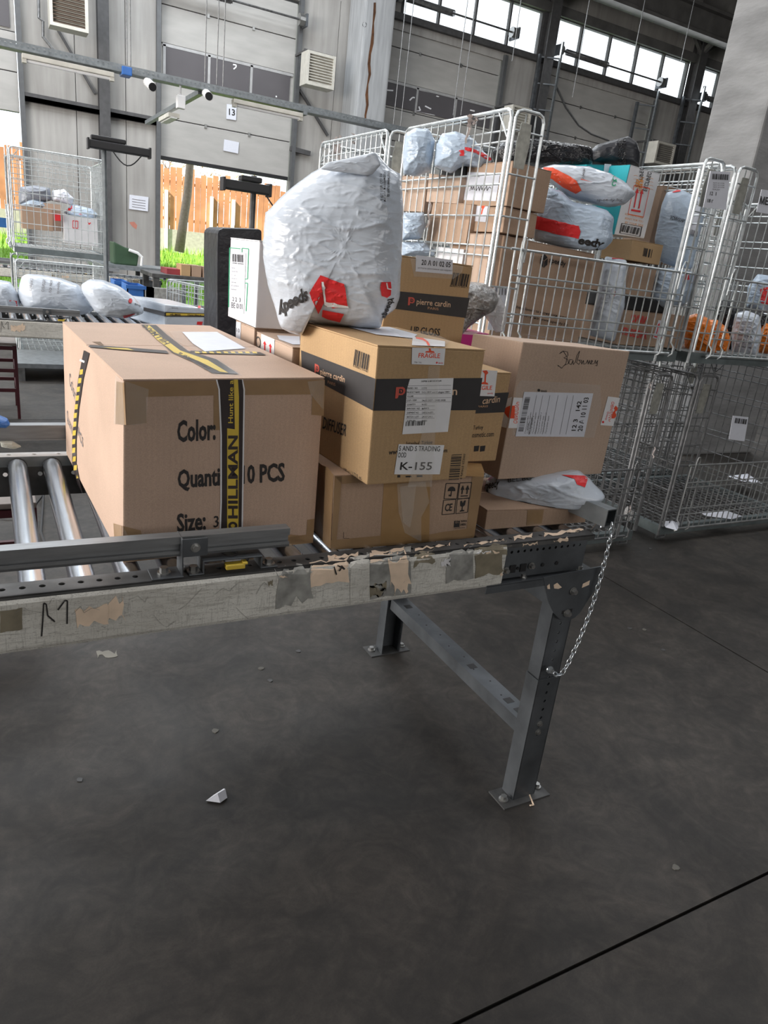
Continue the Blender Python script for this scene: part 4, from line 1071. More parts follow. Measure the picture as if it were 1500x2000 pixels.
P.poly([(421, 741), (474, 741), (478, 760), (474, 1038), (428, 1038), (430, 980), (430, 850), (426, 760)], WGLOSS, grid=18)
P.poly([(424, 741), (472, 741), (475, 762), (471, 1038), (431, 1038), (433, 980), (433, 850), (429, 760)], TAPEK, e=.0004, grid=18)
P.poly([(456, 741), (464, 741), (466, 775), (465, 1038), (443, 1038), (443, 836), (458, 838)], YEL, e=.0008, grid=18)
P.text('Hunt like a', (454, 826), (455, 742), (445, 826), YEL, .012, e=.0008)
P.text('HILLMAN', (463, 1012), (463, 850), (445, 1012), TAPEK, .03, e=.0012)
P.shape((444, 1036), (464, 1036), (444, 1016), [circ(.5, .5, .45, .4, 14), ], TAPEK, e=.0012); P.shape((448, 1032), (460, 1032), (448, 1020), [circ(.5, .5, .35, .3, 12)], YEL, e=.0014)
# over the top, both ways, and down the left side
P.poly([(421, 735), (474, 735), (430, 704), (372, 688), (330, 655), (302, 633), (268, 632), (300, 658), (330, 688), (375, 708)], CTAPE, e=.0, grid=14)
P.poly([(414, 730), (466, 732), (422, 703), (366, 686), (326, 655), (305, 636), (276, 635), (304, 660), (336, 690), (378, 709)], TAPEK, e=.0004, grid=14)
P.poly([(430, 728), (446, 730), (406, 705), (352, 686), (320, 662), (292, 637), (282, 637), (306, 664), (340, 690), (388, 707)], YEL, e=.0007, grid=14)
P.text('HILLMAN', (332, 672), (288, 637), (322, 675), TAPEK, .02, e=.001); P.text('Hunt like a', (412, 720), (352, 690), (404, 722), TAPEK, .02, e=.001)
P.poly([(172, 679), (250, 686), (330, 692), (325, 686), (250, 680), (176, 675)], TAPEK, e=.0004, grid=14); P.poly([(200, 680), (250, 682), (262, 686), (220, 683)], YEL, e=.0008, grid=10)
P.poly([(372, 691), (520, 695), (508, 689), (372, 686)], TAPEK, e=.0004, grid=14)
for k in range(9): P.poly([(380 + k * 14, 688), (388 + k * 14, 688.5), (391 + k * 14, 692), (382 + k * 14, 691.5)], YEL, e=.0008)
lp_ = [(165, 684), (176, 690), (164, 740), (155, 800), (150, 860), (150, 905), (158, 945), (163, 965), (152, 945), (142, 905), (142, 860), (147, 800), (154, 740)]
P.poly(lp_, TAPEK, e=.0003, grid=14)
for k in range(13):
    f = k / 13; u = 157 - 12 * math.sin(f * PI * .9) * 1.0 + (4 if k < 2 else 0); v = 722 + k * 17
    u = [161, 158, 155, 153, 151, 149, 148, 147, 146, 146, 147, 149, 153][k]
    P.poly([(u - 3, v), (u + 3, v - 1), (u + 2, v + 9), (u - 4, v + 10)], YEL, e=.0006)
P.poly([(158, 701), (167, 705), (166, 709), (157, 705)], WGLOSS, e=.0006)
P.build('printed_tape', big)
P = Print(ob, .0012)
for s_, a, b_, c in (('Color:', (346, 862), (421, 857), (346, 822)), ('Quantity: 10 PCS', (347, 952), (556, 938), (347, 918)), ('Size:', (346, 1038), (402, 1033), (345, 1004))): P.text(s_, a, b_, c, INK, .03)
P.text('3', (417, 1030), (427, 1028), (417, 1008), INK, .01)
P.text('Color:', (136, 748), (148, 786), (136, 724), INKG, .01); P.text('Quanti', (131, 818), (142, 850), (131, 798), INKG, .01); P.text('PCS', (153, 850), (163, 875), (153, 832), INKG, .01)
P.build('printing', big)
P = Print(ob, .0018)
P.poly([(330, 648), (425, 648), (490, 684), (392, 691), (345, 668)], CTAPE, grid=15)
P.poly([(356, 650), (424, 650), (480, 682), (400, 688), (376, 672)], WPAPER, e=.0004, grid=15)
P.build('shipping_pouch', big)
P = Print(ob, .0016)
P.poly([(244, 744), (290, 760), (285, 826), (262, 830), (247, 828)], CTAPE); P.poly([(227, 732), (241, 743), (245, 830), (224, 828)], CTAPE); P.poly([(600, 745), (633, 742), (631, 800), (606, 770)], CTAPE, grid=12); P.poly([(241, 1030), (262, 1068), (241, 1082)], CTAPE)
P.build('clear_tape', big)
# crease in the far left corner of the lid
P = Print(ob, .0008); P.poly([(180, 668), (196, 668), (203, 675), (198, 676)], mat('torn_card', (.20, .13, .08), .9)); P.build('tear', big)

# --- lower box
cs = hexpx((.613, 1.285, ZT, -.032, .376, .36, .166), {'000': (646, 1074), '100': (926, 1050), '001': (653, 928), '101': (947, 922)})
low, ob = carton('carton', 'tape-wrapped lower carton on the rollers with umbrella and glass symbols', cs, K3)
P = Print(ob, .0007)
P.poly([(750, 935), (840, 930), (838, 1058), (742, 1066)], BTAPE2, grid=20)
P.poly([(646, 1055), (742, 1046), (838, 1044), (870, 1038), (926, 1030), (925, 1050), (742, 1067), (646, 1074)], BTAPE, grid=20)
P.poly([(922, 926), (946, 922), (926, 1048), (910, 1048)], BTAPE, grid=20); P.poly([(653, 930), (668, 930), (656, 1072), (647, 1072)], BTAPE, grid=20)
P.poly([(653, 930), (735, 927), (735, 940), (668, 945)], BTAPE, grid=20); P.poly([(860, 900), (940, 906), (945, 920), (945, 932), (900, 930)], BTAPE2, grid=20); P.poly([(620, 905), (640, 912), (652, 928), (646, 1072), (618, 1048)], BTAPE, grid=20)
P.build('packing_tape', low)
P = Print(ob, .0016)
P.poly([(775, 945), (830, 940), (838, 980), (822, 1010), (822, 1058), (790, 1040), (778, 1000)], CTAPE, grid=9)
P.poly([(780, 950), (812, 945), (806, 1000), (800, 1030), (786, 1020)], CTAPE, e=.0006, grid=9)
P.build('clear_tape', low)
P = Print(ob, .001)
for k, (a, b_, c) in enumerate((((867, 974), (892, 974), (871, 944)), ((894, 974), (917, 973), (898, 943)), ((863, 1005), (887, 1003), (866, 977)), ((890, 1003), (913, 1000), (893, 975)))):
    P.lines(a, b_, c, [[(0, 0), (1, 0), (1, 1), (0, 1), (0, 0)]], INK, .025)
    if k == 0: P.shape(a, b_, c, [circ(.5, .5, .3, .3, 12, 0, PI), [(.46, .5), (.54, .5), (.54, .2), (.46, .2)], [(.3, .2), (.5, .14), (.54, .2), (.5, .24), (.36, .28)]], INK)
    if k == 1: P.shape(a, b_, c, [[(.12, .55), (.29, .85), (.46, .55), (.34, .55), (.34, .28), (.24, .28), (.24, .55)], [(.54, .55), (.71, .85), (.88, .55), (.76, .55), (.76, .28), (.66, .28), (.66, .55)], [(.2, .13), (.82, .13), (.82, .2), (.2, .2)]], INK)
    if k == 2: P.text('CE', (868, 998), (882, 997), (870, 984), INK, .02)
    if k == 3: P.shape(a, b_, c, [[(.28, .85), (.42, .85), (.5, .66), (.6, .85), (.74, .85), (.7, .52), (.54, .42), (.54, .22), (.7, .16), (.7, .1), (.32, .1), (.32, .16), (.46, .22), (.46, .42), (.3, .52)]], INK)
P.poly([(887, 1017), (898, 1016), (897, 1029), (886, 1030)], INK); P.text('ISC', (889, 1022), (897, 1021), (889, 1017), K3, .0, e=.0004)
P.text('9001', (900, 1020), (911, 1019), (900, 1016), INK, .01); P.text('14001', (899, 1027), (910, 1026), (899, 1022), INK, .01); P.text('certificate', (886, 1033), (908, 1031), (886, 1030.5), INK)
P.lines((671, 1051), (683, 1051), (671, 1039), [[(0, 1), (0, 0), (.9, 0)]], INK, .03)
P.build('printing', low)

# --- perfume boxes: name band on three boxes
def brand(P, base, top, left, right, logo=True, e=.0004, sub=True):
    pass
def pclogo(P, a, b_, c, e=.0006):
    P.shape(a, b_, c, [[(0, 0), (.22, 0), (.3, .1), (.34, .3), (.34, 1), (0, 1)], [(.3, .82), (.34, 1), (.7, 1), (.92, .86), (1, .64), (.94, .42), (.74, .28), (.5, .27), (.3, .3), (.34, .44), (.56, .4), (.72, .46), (.78, .62), (.7, .78), (.5, .84)], [(.5, .5), (.62, .52), (.66, .64), (.56, .74), (.44, .72), (.46, .64), (.54, .64)]], PCRED, e)
cs = hexpx((.646, 1.215, .966, .04, .254, .368, .287), {'000': (716, 952), '100': (909, 941), '001': (738, 674), '101': (948, 683), '011': (588, 628)})
dif, ob = carton('carton', 'golden carton with a black band and the white K-155 label', cs, K2, flaps='x')
P = Print(ob, .0006)
P.poly([(735, 740), (942, 738), (933, 801), (729.5, 802)], INKB)
P.poly([(588.5, 684), (734, 740), (728.5, 802), (590, 728)], INKB)
P.build('printed_band', dif)
P = Print(ob, .0008)
pclogo(P, (615, 729), (624, 733), (616, 710))
P.text('pierre cardin', (626, 731), (674, 747), (627, 719), TANP, .012, e=.0004); P.text('PARIS', (641, 749), (656, 754), (641, 743), COPPER, e=.0004)
pclogo(P, (771, 778), (790, 777), (773, 756)); P.text('n', (882, 771), (892, 771), (883, 759), TANP, .012, e=.0004, cap=.55)
P.text('DIFFUSER', (630, 836), (676, 852), (633, 814), INK, .015)
P.bars((690, 712), (720, 724), (694, 682), INK, 22); P.text('8 690812 354481', (690, 716), (719, 728), (690, 712), INK)
P.text('100 ml / 3.72 fl. oz.', (672, 921), (707, 938), (672, 913), INK)
P.text('Türkiye', (822, 869), (844, 867), (823, 861), INK, .0); P.text('www.', (759, 888), (783, 886), (760, 878), INK, .01); P.text('.com', (857, 884), (873, 883), (858, 876), INK, .01); P.text('Istanbul', (793, 870), (818, 869), (794, 862), INK)
P.bars((876, 938), (882, 886), (896, 937), INK, 20, seed=3); P.text('8 690973 023095', (898, 936), (905, 886), (902, 936), INK)
P.shape((776, 933), (830, 932), (776, 927), [[(.0, .1), (.1, .1), (.1, .9), (0, .9)], [(.3, .1), (.5, .1), (.5, .6), (.3, .6)], [(.7, .1), (.9, .1), (.9, .7), (.7, .7)]], INK)
P.build('printing', dif)
P = Print(ob, .0014)
P.poly([(800, 740), (885, 738), (881, 790), (874, 843), (785, 848), (791, 800), (794, 760)], WGLOSS, grid=25)
lb = P.build('shipping_label', dif)
P = Print(ob, .0019)
for k in range(9): P.poly([(792, 753 + k * 8), (848 + (32 if k < 5 else 0), 752 + k * 8), (848 + (32 if k < 5 else 0), 752.6 + k * 8), (792, 753.6 + k * 8)], INKG)
P.text('DEPPER & IMPORTATION', (822, 746), (861, 745), (822, 743), INK, .005)
for k, (a, b_) in enumerate((('BRAND / NO', '11116'), ('PRODUCT NAME', 'S.G.I. EDT and Cologne 100V'), ('VOLUME', ''), ('EXP / PPP', '24.03.2027 - 24.03.2028'), ('QUANTITY', '14 AD'), ('BARCODE / NO', '8690973'), ('SHIPMENT NO', '3382234-871'), ('BATCH / LOT', '24.07.24.1'), ('SUPPLIER', '90001'))):
    P.text(a, (794, 759.5 + k * 8), (794 + 2.1 * len(a), 759.3 + k * 8), (794, 756 + k * 8), INK)
    if b_: P.text(b_, (823, 759.5 + k * 8), (823 + 2.0 * len(b_), 759 + k * 8), (823, 756 + k * 8), INK)
P.bars((791, 832), (829, 830), (792, 823), INK, 22, seed=5)
P.build('label_print', lb)
P = Print(ob, .0016)
P.poly([(778, 867), (867, 869), (858, 926), (769, 926)], WGLOSS, grid=25); lb = P.build('name_label', dif)
P = Print(ob, .0021)
P.text('S AND S TRADING', (778, 880), (858, 881), (779, 870), INK, .004); P.text('OOD', (776, 893), (792, 893), (777, 883), INK, .004); P.text('K-155', (780, 917), (842, 917), (782, 902), INK, .012)
P.build('label_print', lb)
P = Print(ob, .0014)
P.poly([(806, 659), (869, 668), (869, 678.5), (804, 676)], WGLOSS, e=.0004); P.poly([(804, 678.5), (869, 680.5), (866, 713), (803, 711)], WGLOSS, e=.0004); lb = P.build('fragile_label', dif)
P = Print(ob, .0022)
P.text('FRAGILE', (816, 698), (858, 699), (817, 689), ORANGER, .012); P.poly([(829, 688), (848, 689), (846, 685.5), (841, 685), (840, 680), (836, 680), (837, 685), (831, 685.5)], ORANGER); P.poly([(840, 677), (836, 669), (826, 662), (812, 660), (812, 663), (825, 666), (832, 670), (835, 676.5)], ORANGER)
P.poly(circ(852, 708, 2, 2, 6), REDP); P.text('speedy', (855, 709.5), (864, 710), (855, 706.5), REDP); P.text('Обр. 7/05', (808, 708), (822, 709), (808, 705.5), INKG)
P.build('label_print', lb)
P = Print(ob, .0026)
P.poly([(836, 715), (858, 714), (842, 950), (795, 950), (800, 930), (822, 850)], CTAPE, grid=12); P.poly([(760, 645), (840, 650), (880, 668), (870, 676), (800, 668)], CTAPE, grid=12)
P.build('clear_tape', dif)
P = Print(ob, .002)
P.poly([(680, 640), (760, 640), (815, 655), (806, 662), (735, 655)], WPAPER, grid=14); P.build('paper_slip', dif)

# --- carton on the right with handwriting
cs = hexpx((1.112, 1.372, .907, .008, .361, .215, .345), {'000': (973, 932), '100': (1175, 922), '001': (1022, 665), '101': (1231, 684), '011': (924, 649)})
rt, ob = carton('carton', 'plain kraft carton with handwriting and a printed waybill, on top of a grey bag', cs, K4, flaps=None)
P = Print(ob, .0007)
P.poly([(1008, 756), (1018, 742), (1172, 752), (1174, 800), (1160, 855), (1000, 850)], CTAPE, grid=18); P.build('clear_pouch', rt)
P = Print(ob, .0012)
P.poly([(1002.5, 776), (1020, 777), (1014, 836), (992, 836)], WGLOSS); P.poly([(984, 781), (1001, 775), (990, 836), (979, 833)], WGLOSS); P.poly([(1187, 774), (1210, 777), (1197, 832), (1172, 830)], WGLOSS, grid=15); lb = P.build('fragile_label', rt)
P = Print(ob, .0017)
P.poly([(999.5, 792), (1005, 792), (1004, 817), (995.5, 817)], ORANGER); P.poly([(998, 792), (994.5, 817), (988, 809), (985, 804), (989, 796)], ORANGER); P.text('ЧУПЛИВО', (1006, 784), (1002, 826), (1013, 785), ORANGER, .01)
P.poly([(1202, 792), (1206, 797), (1204, 802), (1201, 804), (1203, 812), (1199, 817), (1193, 817), (1196, 805), (1200, 801), (1198, 797)], ORANGER, grid=6); P.text('ЧУПЛИВО', (1186, 822), (1194, 784), (1191, 823), ORANGER, .01)
P.text('speedy', (1181, 820), (1186, 803), (1185, 820), REDP); P.poly(circ(1177, 824, 2.4, 2.4, 6), REDP)
P.build('label_print', lb)
P = Print(ob, .0016)
P.poly([(1023, 765), (1158, 768), (1140, 853), (1006, 852)], WPAPER, grid=20); wbn = P.build('waybill', rt)
P = Print(ob, .0021)
P.bars((1011, 842), (1025, 774), (1021, 842), INK, 34, seed=9)
P.text('12 3   142', (1123, 841), (1135, 783), (1115, 841), INK, .018); P.text('20 А 10 11 03', (1136, 842), (1149, 776), (1127, 842), INK, .016)
for a in (1034, 1046, 1060, 1076, 1094, 1106): P.poly([(a - 2, 848), (a + 13, 772), (a + 13.5, 772), (a - 1.5, 848)], INKG)
for k in range(9): P.text('Получател адрес услуга ' [:10 + (k * 5) % 9], (1026 + 5 * k, 846), (1026 + 5 * k + 6, 812 - (k * 7) % 14), (1023.5 + 5 * k, 846), INKG)
P.text('№1 123456789', (1034, 848), (1040, 815), (1031, 848), INK); P.text('speedy', (1030, 840), (1032, 826), (1027, 840), INK)
P.build('label_print', wbn)
P = Print(ob, .0009)
P.text('speedy', (1056, 765), (1068, 766), (1056, 760), INK, .01); P.poly(circ(1052, 762, 3, 3, 6), INK)
hand = [[(.02, .0), (.0, .1), (.1, -.1), (.2, .2), (.22, .6), (.12, .95), (.02, .8), (.1, .98), (.22, .92), (.24, .7), (.14, .55), (.24, .45), (.26, .2), (.14, .05)],
        [(.36, .42), (.29, .45), (.27, .2), (.33, .12), (.37, .4), (.38, .12), (.43, .3), (.46, .7), (.52, .98), (.5, .7), (.46, .25), (.52, .14), (.56, .3), (.5, .42), (.58, .4), (.59, .15), (.63, .4), (.64, .15), (.70, .2), (.73, .42), (.75, .15), (.78, .4), (.8, .15), (.86, .35), (.82, .4), (.83, .15), (.9, .2), (.92, .42), (.94, .18), (.98, .4), (.97, .05), (.93, .08)]]
P.lines((1089, 716), (1168, 716), (1091, 684), [[(a, b_ * .98) for a, b_ in s_] for s_ in hand], INK, .0055, asp=.42)
P.text('FRAGILE', (1032, 656), (1128, 668), (1024, 654), INK, .03)
P.build('handwriting', rt)
# --- flat box and the grey bag on it
cs = hexpx((1.046, 1.312, ZT, -.034, .325, .26, .047), {'000': (946, 1038), '100': (1145, 1013), '001': (952, 996), '101': (1147, 991)})
fl, ob = carton('carton', 'flat brown carton lying on the rollers beneath the crumpled grey bag', cs, K3)
P = Print(ob, .0008); P.poly([(1030, 996), (1062, 995), (1058, 1022), (1028, 1026)], BTAPE, grid=12); P.build('packing_tape', fl)
t, b_ = bag('poly_bag', 'crumpled grey courier bag squeezed between the flat carton and the one with handwriting', [(942, 985), (946, 960), (950, 935), (1000, 930), (1080, 928), (1130, 924), (1152, 938), (1168, 955), (1184, 970), (1178, 979), (1160, 980), (1147, 991), (1080, 996), (1010, 997), (955, 996)], 1.375, .055, .10, PBAG, wr=.007, ws=14, seed=3, cen=(1050, 965), p=4, zfloor=ZT + .05)
P = Print([b_], .0015)
P.poly([(1096, 928), (1146, 930), (1147, 938), (1142, 952), (1126, 946), (1122, 936)], REDP, grid=5); P.text('speedy', (945, 956), (975, 950), (946, 942), INK, .03, each=True); P.text('BEL.BG', (992, 943), (1038, 938), (992, 935), INK, each=True)
P.build('printing', t)

# --- narrow box between, with fragile label
cs = hexpx((.912, 1.342, .967, -.0, .155, .24, .215), {'100': (968, 901), '101': (999, 728)})
nb, ob = carton('carton', 'golden carton with a red fragile sticker wedged between the K-155 box and the handwritten one', cs, K2, flaps='x')
P = Print(ob, .0007)
P.poly([(925, 770), (994, 766), (985, 805), (918, 808)], INKB, grid=30)
P.text('cardin', (941, 789), (975, 785), (944, 776), TANP, .01, e=.0004); P.text('PARIS', (932, 796), (952, 795), (933, 792), COPPER, e=.0004)
P.text('Istanbul, Turkey', (900, 840), (943, 838), (901, 832), INK); P.text('www.pccosmetic.com', (890, 856), (964, 852), (891, 846), INK, .005)
for k, u in enumerate((926, 938)): P.poly([(u, 871), (u + 10, 870), (u + 8, 881), (u - 1, 882)], INK)
P.build('printing', nb)
P = Print(ob, .0013); P.poly([(938, 722), (971, 724), (965, 774), (930, 773)], WGLOSS, grid=15); lb = P.build('fragile_label', nb)
P = Print(ob, .0018); P.text('FRAGILE', (921, 761), (960, 761), (922, 753), ORANGER, .012); P.poly([(938, 750), (953, 751), (952, 748), (948, 746), (949, 732), (953, 728), (950, 723), (941, 724), (946, 730), (945, 745), (940, 747)], ORANGER); P.text('speedy', (951, 769), (962, 769), (951, 766), REDP); P.build('label_print', lb)

# --- golden box behind with the lip gloss print, on a plain one
cs = hexpx((.86, 1.64, 1.125, 0, .26, .30, .287), {'101': (924, 519), '001': (775, 497)})
lg, ob = carton('carton', 'golden carton printed LIP GLOSS standing at the back behind the white bag', cs, K2, flaps='y')
P = Print(ob, .0008)
P.poly([(770, 568), (917, 582), (909, 621), (770, 603)], INKB, grid=40)
P.build('printed_band', lg)
P = Print(ob, .001)
pclogo(P, (796, 596), (809, 597), (797, 580)); P.text('pierre cardin', (813, 594), (879, 600), (814, 583), TANP, .012, e=.0004); P.text('PARIS', (835, 604), (856, 606), (835, 599), COPPER, e=.0004)
P.text('LIP GLOSS', (801, 651), (858, 656), (803, 637), INK, .015); P.bars((880, 556), (912, 560), (885, 532), INK, 20); P.text('8690973 05571', (878, 560), (912, 563), (879, 556), INK)
P.build('printing', lg)
P = Print(ob, .0014); P.poly([(812, 498), (884, 508), (883, 536), (811, 530)], WPAPER, grid=20); lb = P.build('waybill', lg)
P = Print(ob, .002); P.text('20 А 01 02 05', (822, 517), (879, 522), (823, 507), INK, .014); P.text('услуга доставка до адрес', (815, 524), (882, 530), (815, 521), INKG); P.build('label_print', lb)
P = Print(ob, .0018); P.poly([(800, 503), (905, 520), (900, 534), (884, 545), (808, 540)], CTAPE); P.build('clear_tape', lg)
carton('carton', 'plain carton underneath the one printed LIP GLOSS', corners(.87, 1.66, ZT, 0, .25, .30, 1.122 - ZT), K3)
# --- silver film parcel behind it
FOIL = mat('stretch_film', (.30, .29, .28), .12, .15, .5, 30, bump=1., bs=60, bdist=.012)
CLEARF = mat('clear_film', (.75, .73, .72), .12, var=.1, bump=1., bs=40, bdist=.012, alpha=.5)
t, b_ = bag('film_parcel', 'dark grey parcel wrapped in shiny stretch film, behind the LIP GLOSS carton', [(880, 650), (885, 600), (895, 555), (918, 550), (945, 553), (968, 566), (975, 585), (965, 608), (945, 618), (915, 640), (895, 664)], 2.0, .09, .09, FOIL, wr=.008, ws=20, seed=6, p=3)
t2 = bag('film_tail', 'x', [(945, 590), (975, 575), (988, 600), (990, 625), (982, 648), (968, 650), (958, 632), (942, 612)], 1.97, .02, .02, CLEARF, wr=.006, ws=30, seed=2)
t2[1].name = 'film_tail'; t2[1].parent = t; t2[1].location = V(t2[0]['_o']) - V(t['_o']); bpy.data.objects.remove(t2[0])
t, ob = front_carton('carton', 'magenta and pale pink box peeping out beside the LIP GLOSS carton', [(895, 648), (955, 652), (950, 720), (890, 716)], 1.98, .12, PINK, zb=.80)
P = Print(ob, .001); P.poly([(896, 647), (935, 650), (922, 654), (895, 652)], mat('pale_pink_print', (.8, .5, .6), .4)); P.build('printing', t)

# --- boxes on the left behind the biggest one
ar, ob = carton('carton', 'kraft carton with red arrow sticker, behind the biggest carton', corners(.62, 1.60, ZT, 0, .20, .27, 1.183 - ZT), K4)
P = Print(ob, .001); P.poly([(511, 652), (537, 663), (536, 694), (510, 684)], WGLOSS); lb = P.build('arrow_label', ar)
P = Print(ob, .0015)
for u, v in ((518, 675), (529, 680)): P.poly([(u - 1.3, v + 10), (u + 1.3, v + 11), (u + 1.3, v - 2), (u + 3.5, v - 1), (u, v - 9), (u - 3.2, v - 4), (u - 1.3, v - 3)], REDP)
P.build('label_print', lb)
P = Print(ob, .001); P.lines((500, 680), (510, 684), (500, 655), [circ(.5, .55, .42, .4, 14) + [(.92, .55)]], INK, .05); P.build('printing', ar)
P = Print(ob, .0016); P.poly([(541, 656), (585, 658), (586, 674), (572, 674), (545, 664)], WPAPER, grid=10); P.build('waybill', ar)
tn, ob = carton('carton', 'tan taped carton under the tall white one', corners(.618, 1.885, ZT, 0, .20, .17, 1.190 - ZT), K4)
P = Print(ob, .001); P.poly([(462, 628), (471, 630), (470, 664), (461, 660)], WPAPER); P.text('10', (463, 648), (469, 650), (463, 640), INK, e=.0005); P.build('sticker', tn)
wh, ob = carton('carton', 'tall white carton with green frame lines and a barcode label', corners(.612, 1.86, 1.193, 0, .15, .26, .218), WCARD)
P = Print(ob, .0007)
gl = .8
for q in ([(449, 484), (470, 486)], [(473, 485), (486, 486)], [(449, 484), (447, 600)], [(486, 486), (484, 545)], [(484, 553), (481, 608)], [(473, 485), (473, 495)], [(478, 545), (484, 545)], [(478, 553), (484, 553)]):
    (a, b1), (c_, d_) = q; dx, dy = c_ - a, d_ - b1; L = math.hypot(dx, dy); nx, ny = -dy / L * gl, dx / L * gl; P.poly([(a + nx, b1 + ny), (c_ + nx, d_ + ny), (c_ - nx, d_ - ny), (a - nx, b1 - ny)], GREENP)
P.build('printing', wh)
P = Print(ob, .0012); P.poly([(453, 491), (481, 494), (477, 613), (450, 608)], WPAPER); lb = P.build('shipping_label', wh)
P = Print(ob, .0017); P.bars((455, 511), (477, 513), (455, 496), INK, 22); P.text('70980 4008001', (455, 515), (477, 517), (455, 512.5), INK); P.text('2 2  3', (455, 588), (471, 590), (455, 580), INK, .01); P.text('ВЕ 0101', (453, 601), (475, 604), (453, 591), INK, .01)
for k in range(7): P.text(('Подател', 'Получател ООД', 'гр. София', 'тел.', 'адрес улица', 'Сума', 'Бележки')[k], (453, 524 + k * 7), (460 + (k * 5) % 9, 525 + k * 7), (453, 521.5 + k * 7), INKG)
P.build('label_print', lb)

# --- the big stuffed courier bag
bpx = [(548, 640), (537, 600), (524, 560), (514, 505), (515, 450), (518, 418), (545, 388), (570, 366), (605, 340), (640, 320), (690, 308), (732, 298), (745, 312), (758, 328), (782, 345), (787, 400), (786, 450), (783, 520), (781, 580), (772, 604), (748, 622), (744, 641), (700, 640), (640, 633), (600, 628), (590, 656), (566, 650)]
def bshape(x, z):   # flat broad front, long cheek running back on the left
    return 1.0 if x > -.07 else max(.35, 1 + (x + .07) * 4.2)
bb_, body = bag('poly_bag', 'big stuffed glossy white courier bag lying on top of the boxes', bpx, 1.53, .115, .10, PBAG, wr=.0055, ws=9, seed=1, cen=(672, 480), p=3.2, N=220, M=64, n_smooth=1)
P = Print([body], .0024)
P.poly([(626, 537), (672, 556), (679, 597), (637, 598), (640, 575), (632, 550), (627, 552), (633, 590), (622, 612), (604, 572)], REDP, grid=5)
P.poly([(632, 545), (674, 560), (679, 597), (650, 601), (642, 594), (637, 590)], REDP, grid=5); P.poly([(630, 604), (672, 612), (664, 628), (640, 622), (629, 617)], REDP, grid=5)
P.poly([(628, 550), (632, 550), (637, 588), (680, 597), (681, 600), (640, 598), (634, 594)], WGLOSS, e=.0006, grid=5)
P.poly([(744, 551), (762, 550), (763, 562), (762, 576), (755, 581), (745, 577), (742, 562)], REDP, grid=4); P.poly([(753, 552), (755, 552), (757, 563), (763, 564), (763, 566), (755, 565)], WGLOSS, e=.0005, grid=4)
P.build('printed_emblem', bb_)
P = Print([body], .002)
P.text('speedy', (600, 568), (543, 598), (604, 593), INK, .035, each=True)
P.text('speedy', (745, 620), (762, 580), (755, 622), INK, .03, each=True)
P.text('по ISO 9001:2015', (741, 340), (743, 392), (746, 340), INK, .005, each=True); P.text('куриерски услуги', (749, 338), (749, 394), (754, 338), INK, .005, each=True); P.text('сертификация за', (757, 336), (756, 384), (762, 336), INK, .005, each=True)
for u, v in ((664, 326), (673, 314)):
    P.lines((u - 8, v + 7), (u + 8, v + 5), (u - 6, v - 8), [[(0, .5), (.25, 1), (.75, 1), (1, .5), (.75, 0), (.25, 0), (0, .5)]], INK, .04, asp=.9)
P.text('S', (661, 330), (667, 330), (661, 323), INK, .01, each=True); P.text('C', (670, 318), (676, 318), (670, 311), INK, .01, each=True); P.text('Dain', (642, 322), (654, 317), (641, 317), INK, each=True)
P.build('printing', bb_)
# folded lip at the top of the bag
lip = [(624, 330), (640, 317), (690, 307), (732, 297), (737, 303), (744, 322), (726, 342), (715, 343), (680, 338), (645, 334)]
t2 = bag('bag_lip', 'x', lip, 1.435, .008, .02, PBAG, wr=.003, ws=18, seed=5, cen=(690, 322))
t2[1].name = 'folded_lip'; t2[1].parent = bb_; t2[1].location = V(t2[0]['_o']) - V(bb_['_o']); bpy.data.objects.remove(t2[0])

# tall black wrapped parcel on the floor behind
tag(MB().prism([at(u, v, y=3.4) for u, v in ((424, 660), (424, 500), (425, 456), (428, 449), (436, 445), (505, 447), (512, 450), (512, 700))], (0, .25, 0)).build('wrapped_parcel', BTEX, bevel=.01), 'tall black film-wrapped parcel standing behind the white carton', 'parcel')
bp_ = [o for o in COL.objects if o.name == 'wrapped_parcel'][0]
MB().box((at(424, 600, y=3.4).x, 3.41, 0), (at(512, 600, y=3.4).x, 3.64, at(424, 655, y=3.4).z)).build('lower_part', BLACKP, bp_)

# ================================================================== PARCELS ON THE SECOND CONVEYOR
def cbag(px, y, label, **k): return bag('poly_bag', label, px, y, k.pop('tf', .12), k.pop('tb', .12), k.pop('m', PBAG), **k)
t, b_ = cbag([(-60, 610), (-50, 560), (-10, 545), (20, 550), (35, 572), (42, 590), (38, 606), (10, 602)], 5.35, 'grey courier bag with a red square, cut off at the left edge', seed=11, cen=(0, 580), zfloor=.81)
P = Print([b_], .004); P.poly([(18, 587), (32, 588), (33, 601), (18, 600)], REDP); P.build('printing', t)
t, b_ = cbag([(34, 570), (42, 540), (52, 535), (80, 536), (120, 544), (155, 556), (170, 580), (187, 602), (175, 612), (150, 616), (145, 607), (80, 606), (45, 600), (38, 588)], 5.3, 'long grey courier bag on the second conveyor, with rows of faint print', seed=12, tf=.16, tb=.16, cen=(105, 575), zfloor=.81)
P = Print([b_], .004)
for k, s_ in enumerate(('СЕРВИЗ', 'СПИДИ', 'ISO 9001', 'speedy')): P.text(s_, (62 + (0, 24, 38, 52)[k], 568 + k * 2), (65 + (0, 24, 38, 52)[k], 545 + k * 2), (57 + (0, 24, 38, 52)[k], 567 + k * 2), INKG, .0, each=True)
P.build('printing', t)
t, b_ = cbag([(160, 570), (158, 556), (175, 545), (200, 546), (235, 560), (262, 580), (278, 600), (281, 612), (262, 618), (240, 622), (205, 618), (185, 608)], 5.1, 'grey bulging courier bag with a small red emblem and dark red corner', seed=13, tf=.17, tb=.17, cen=(220, 585), zfloor=.81)
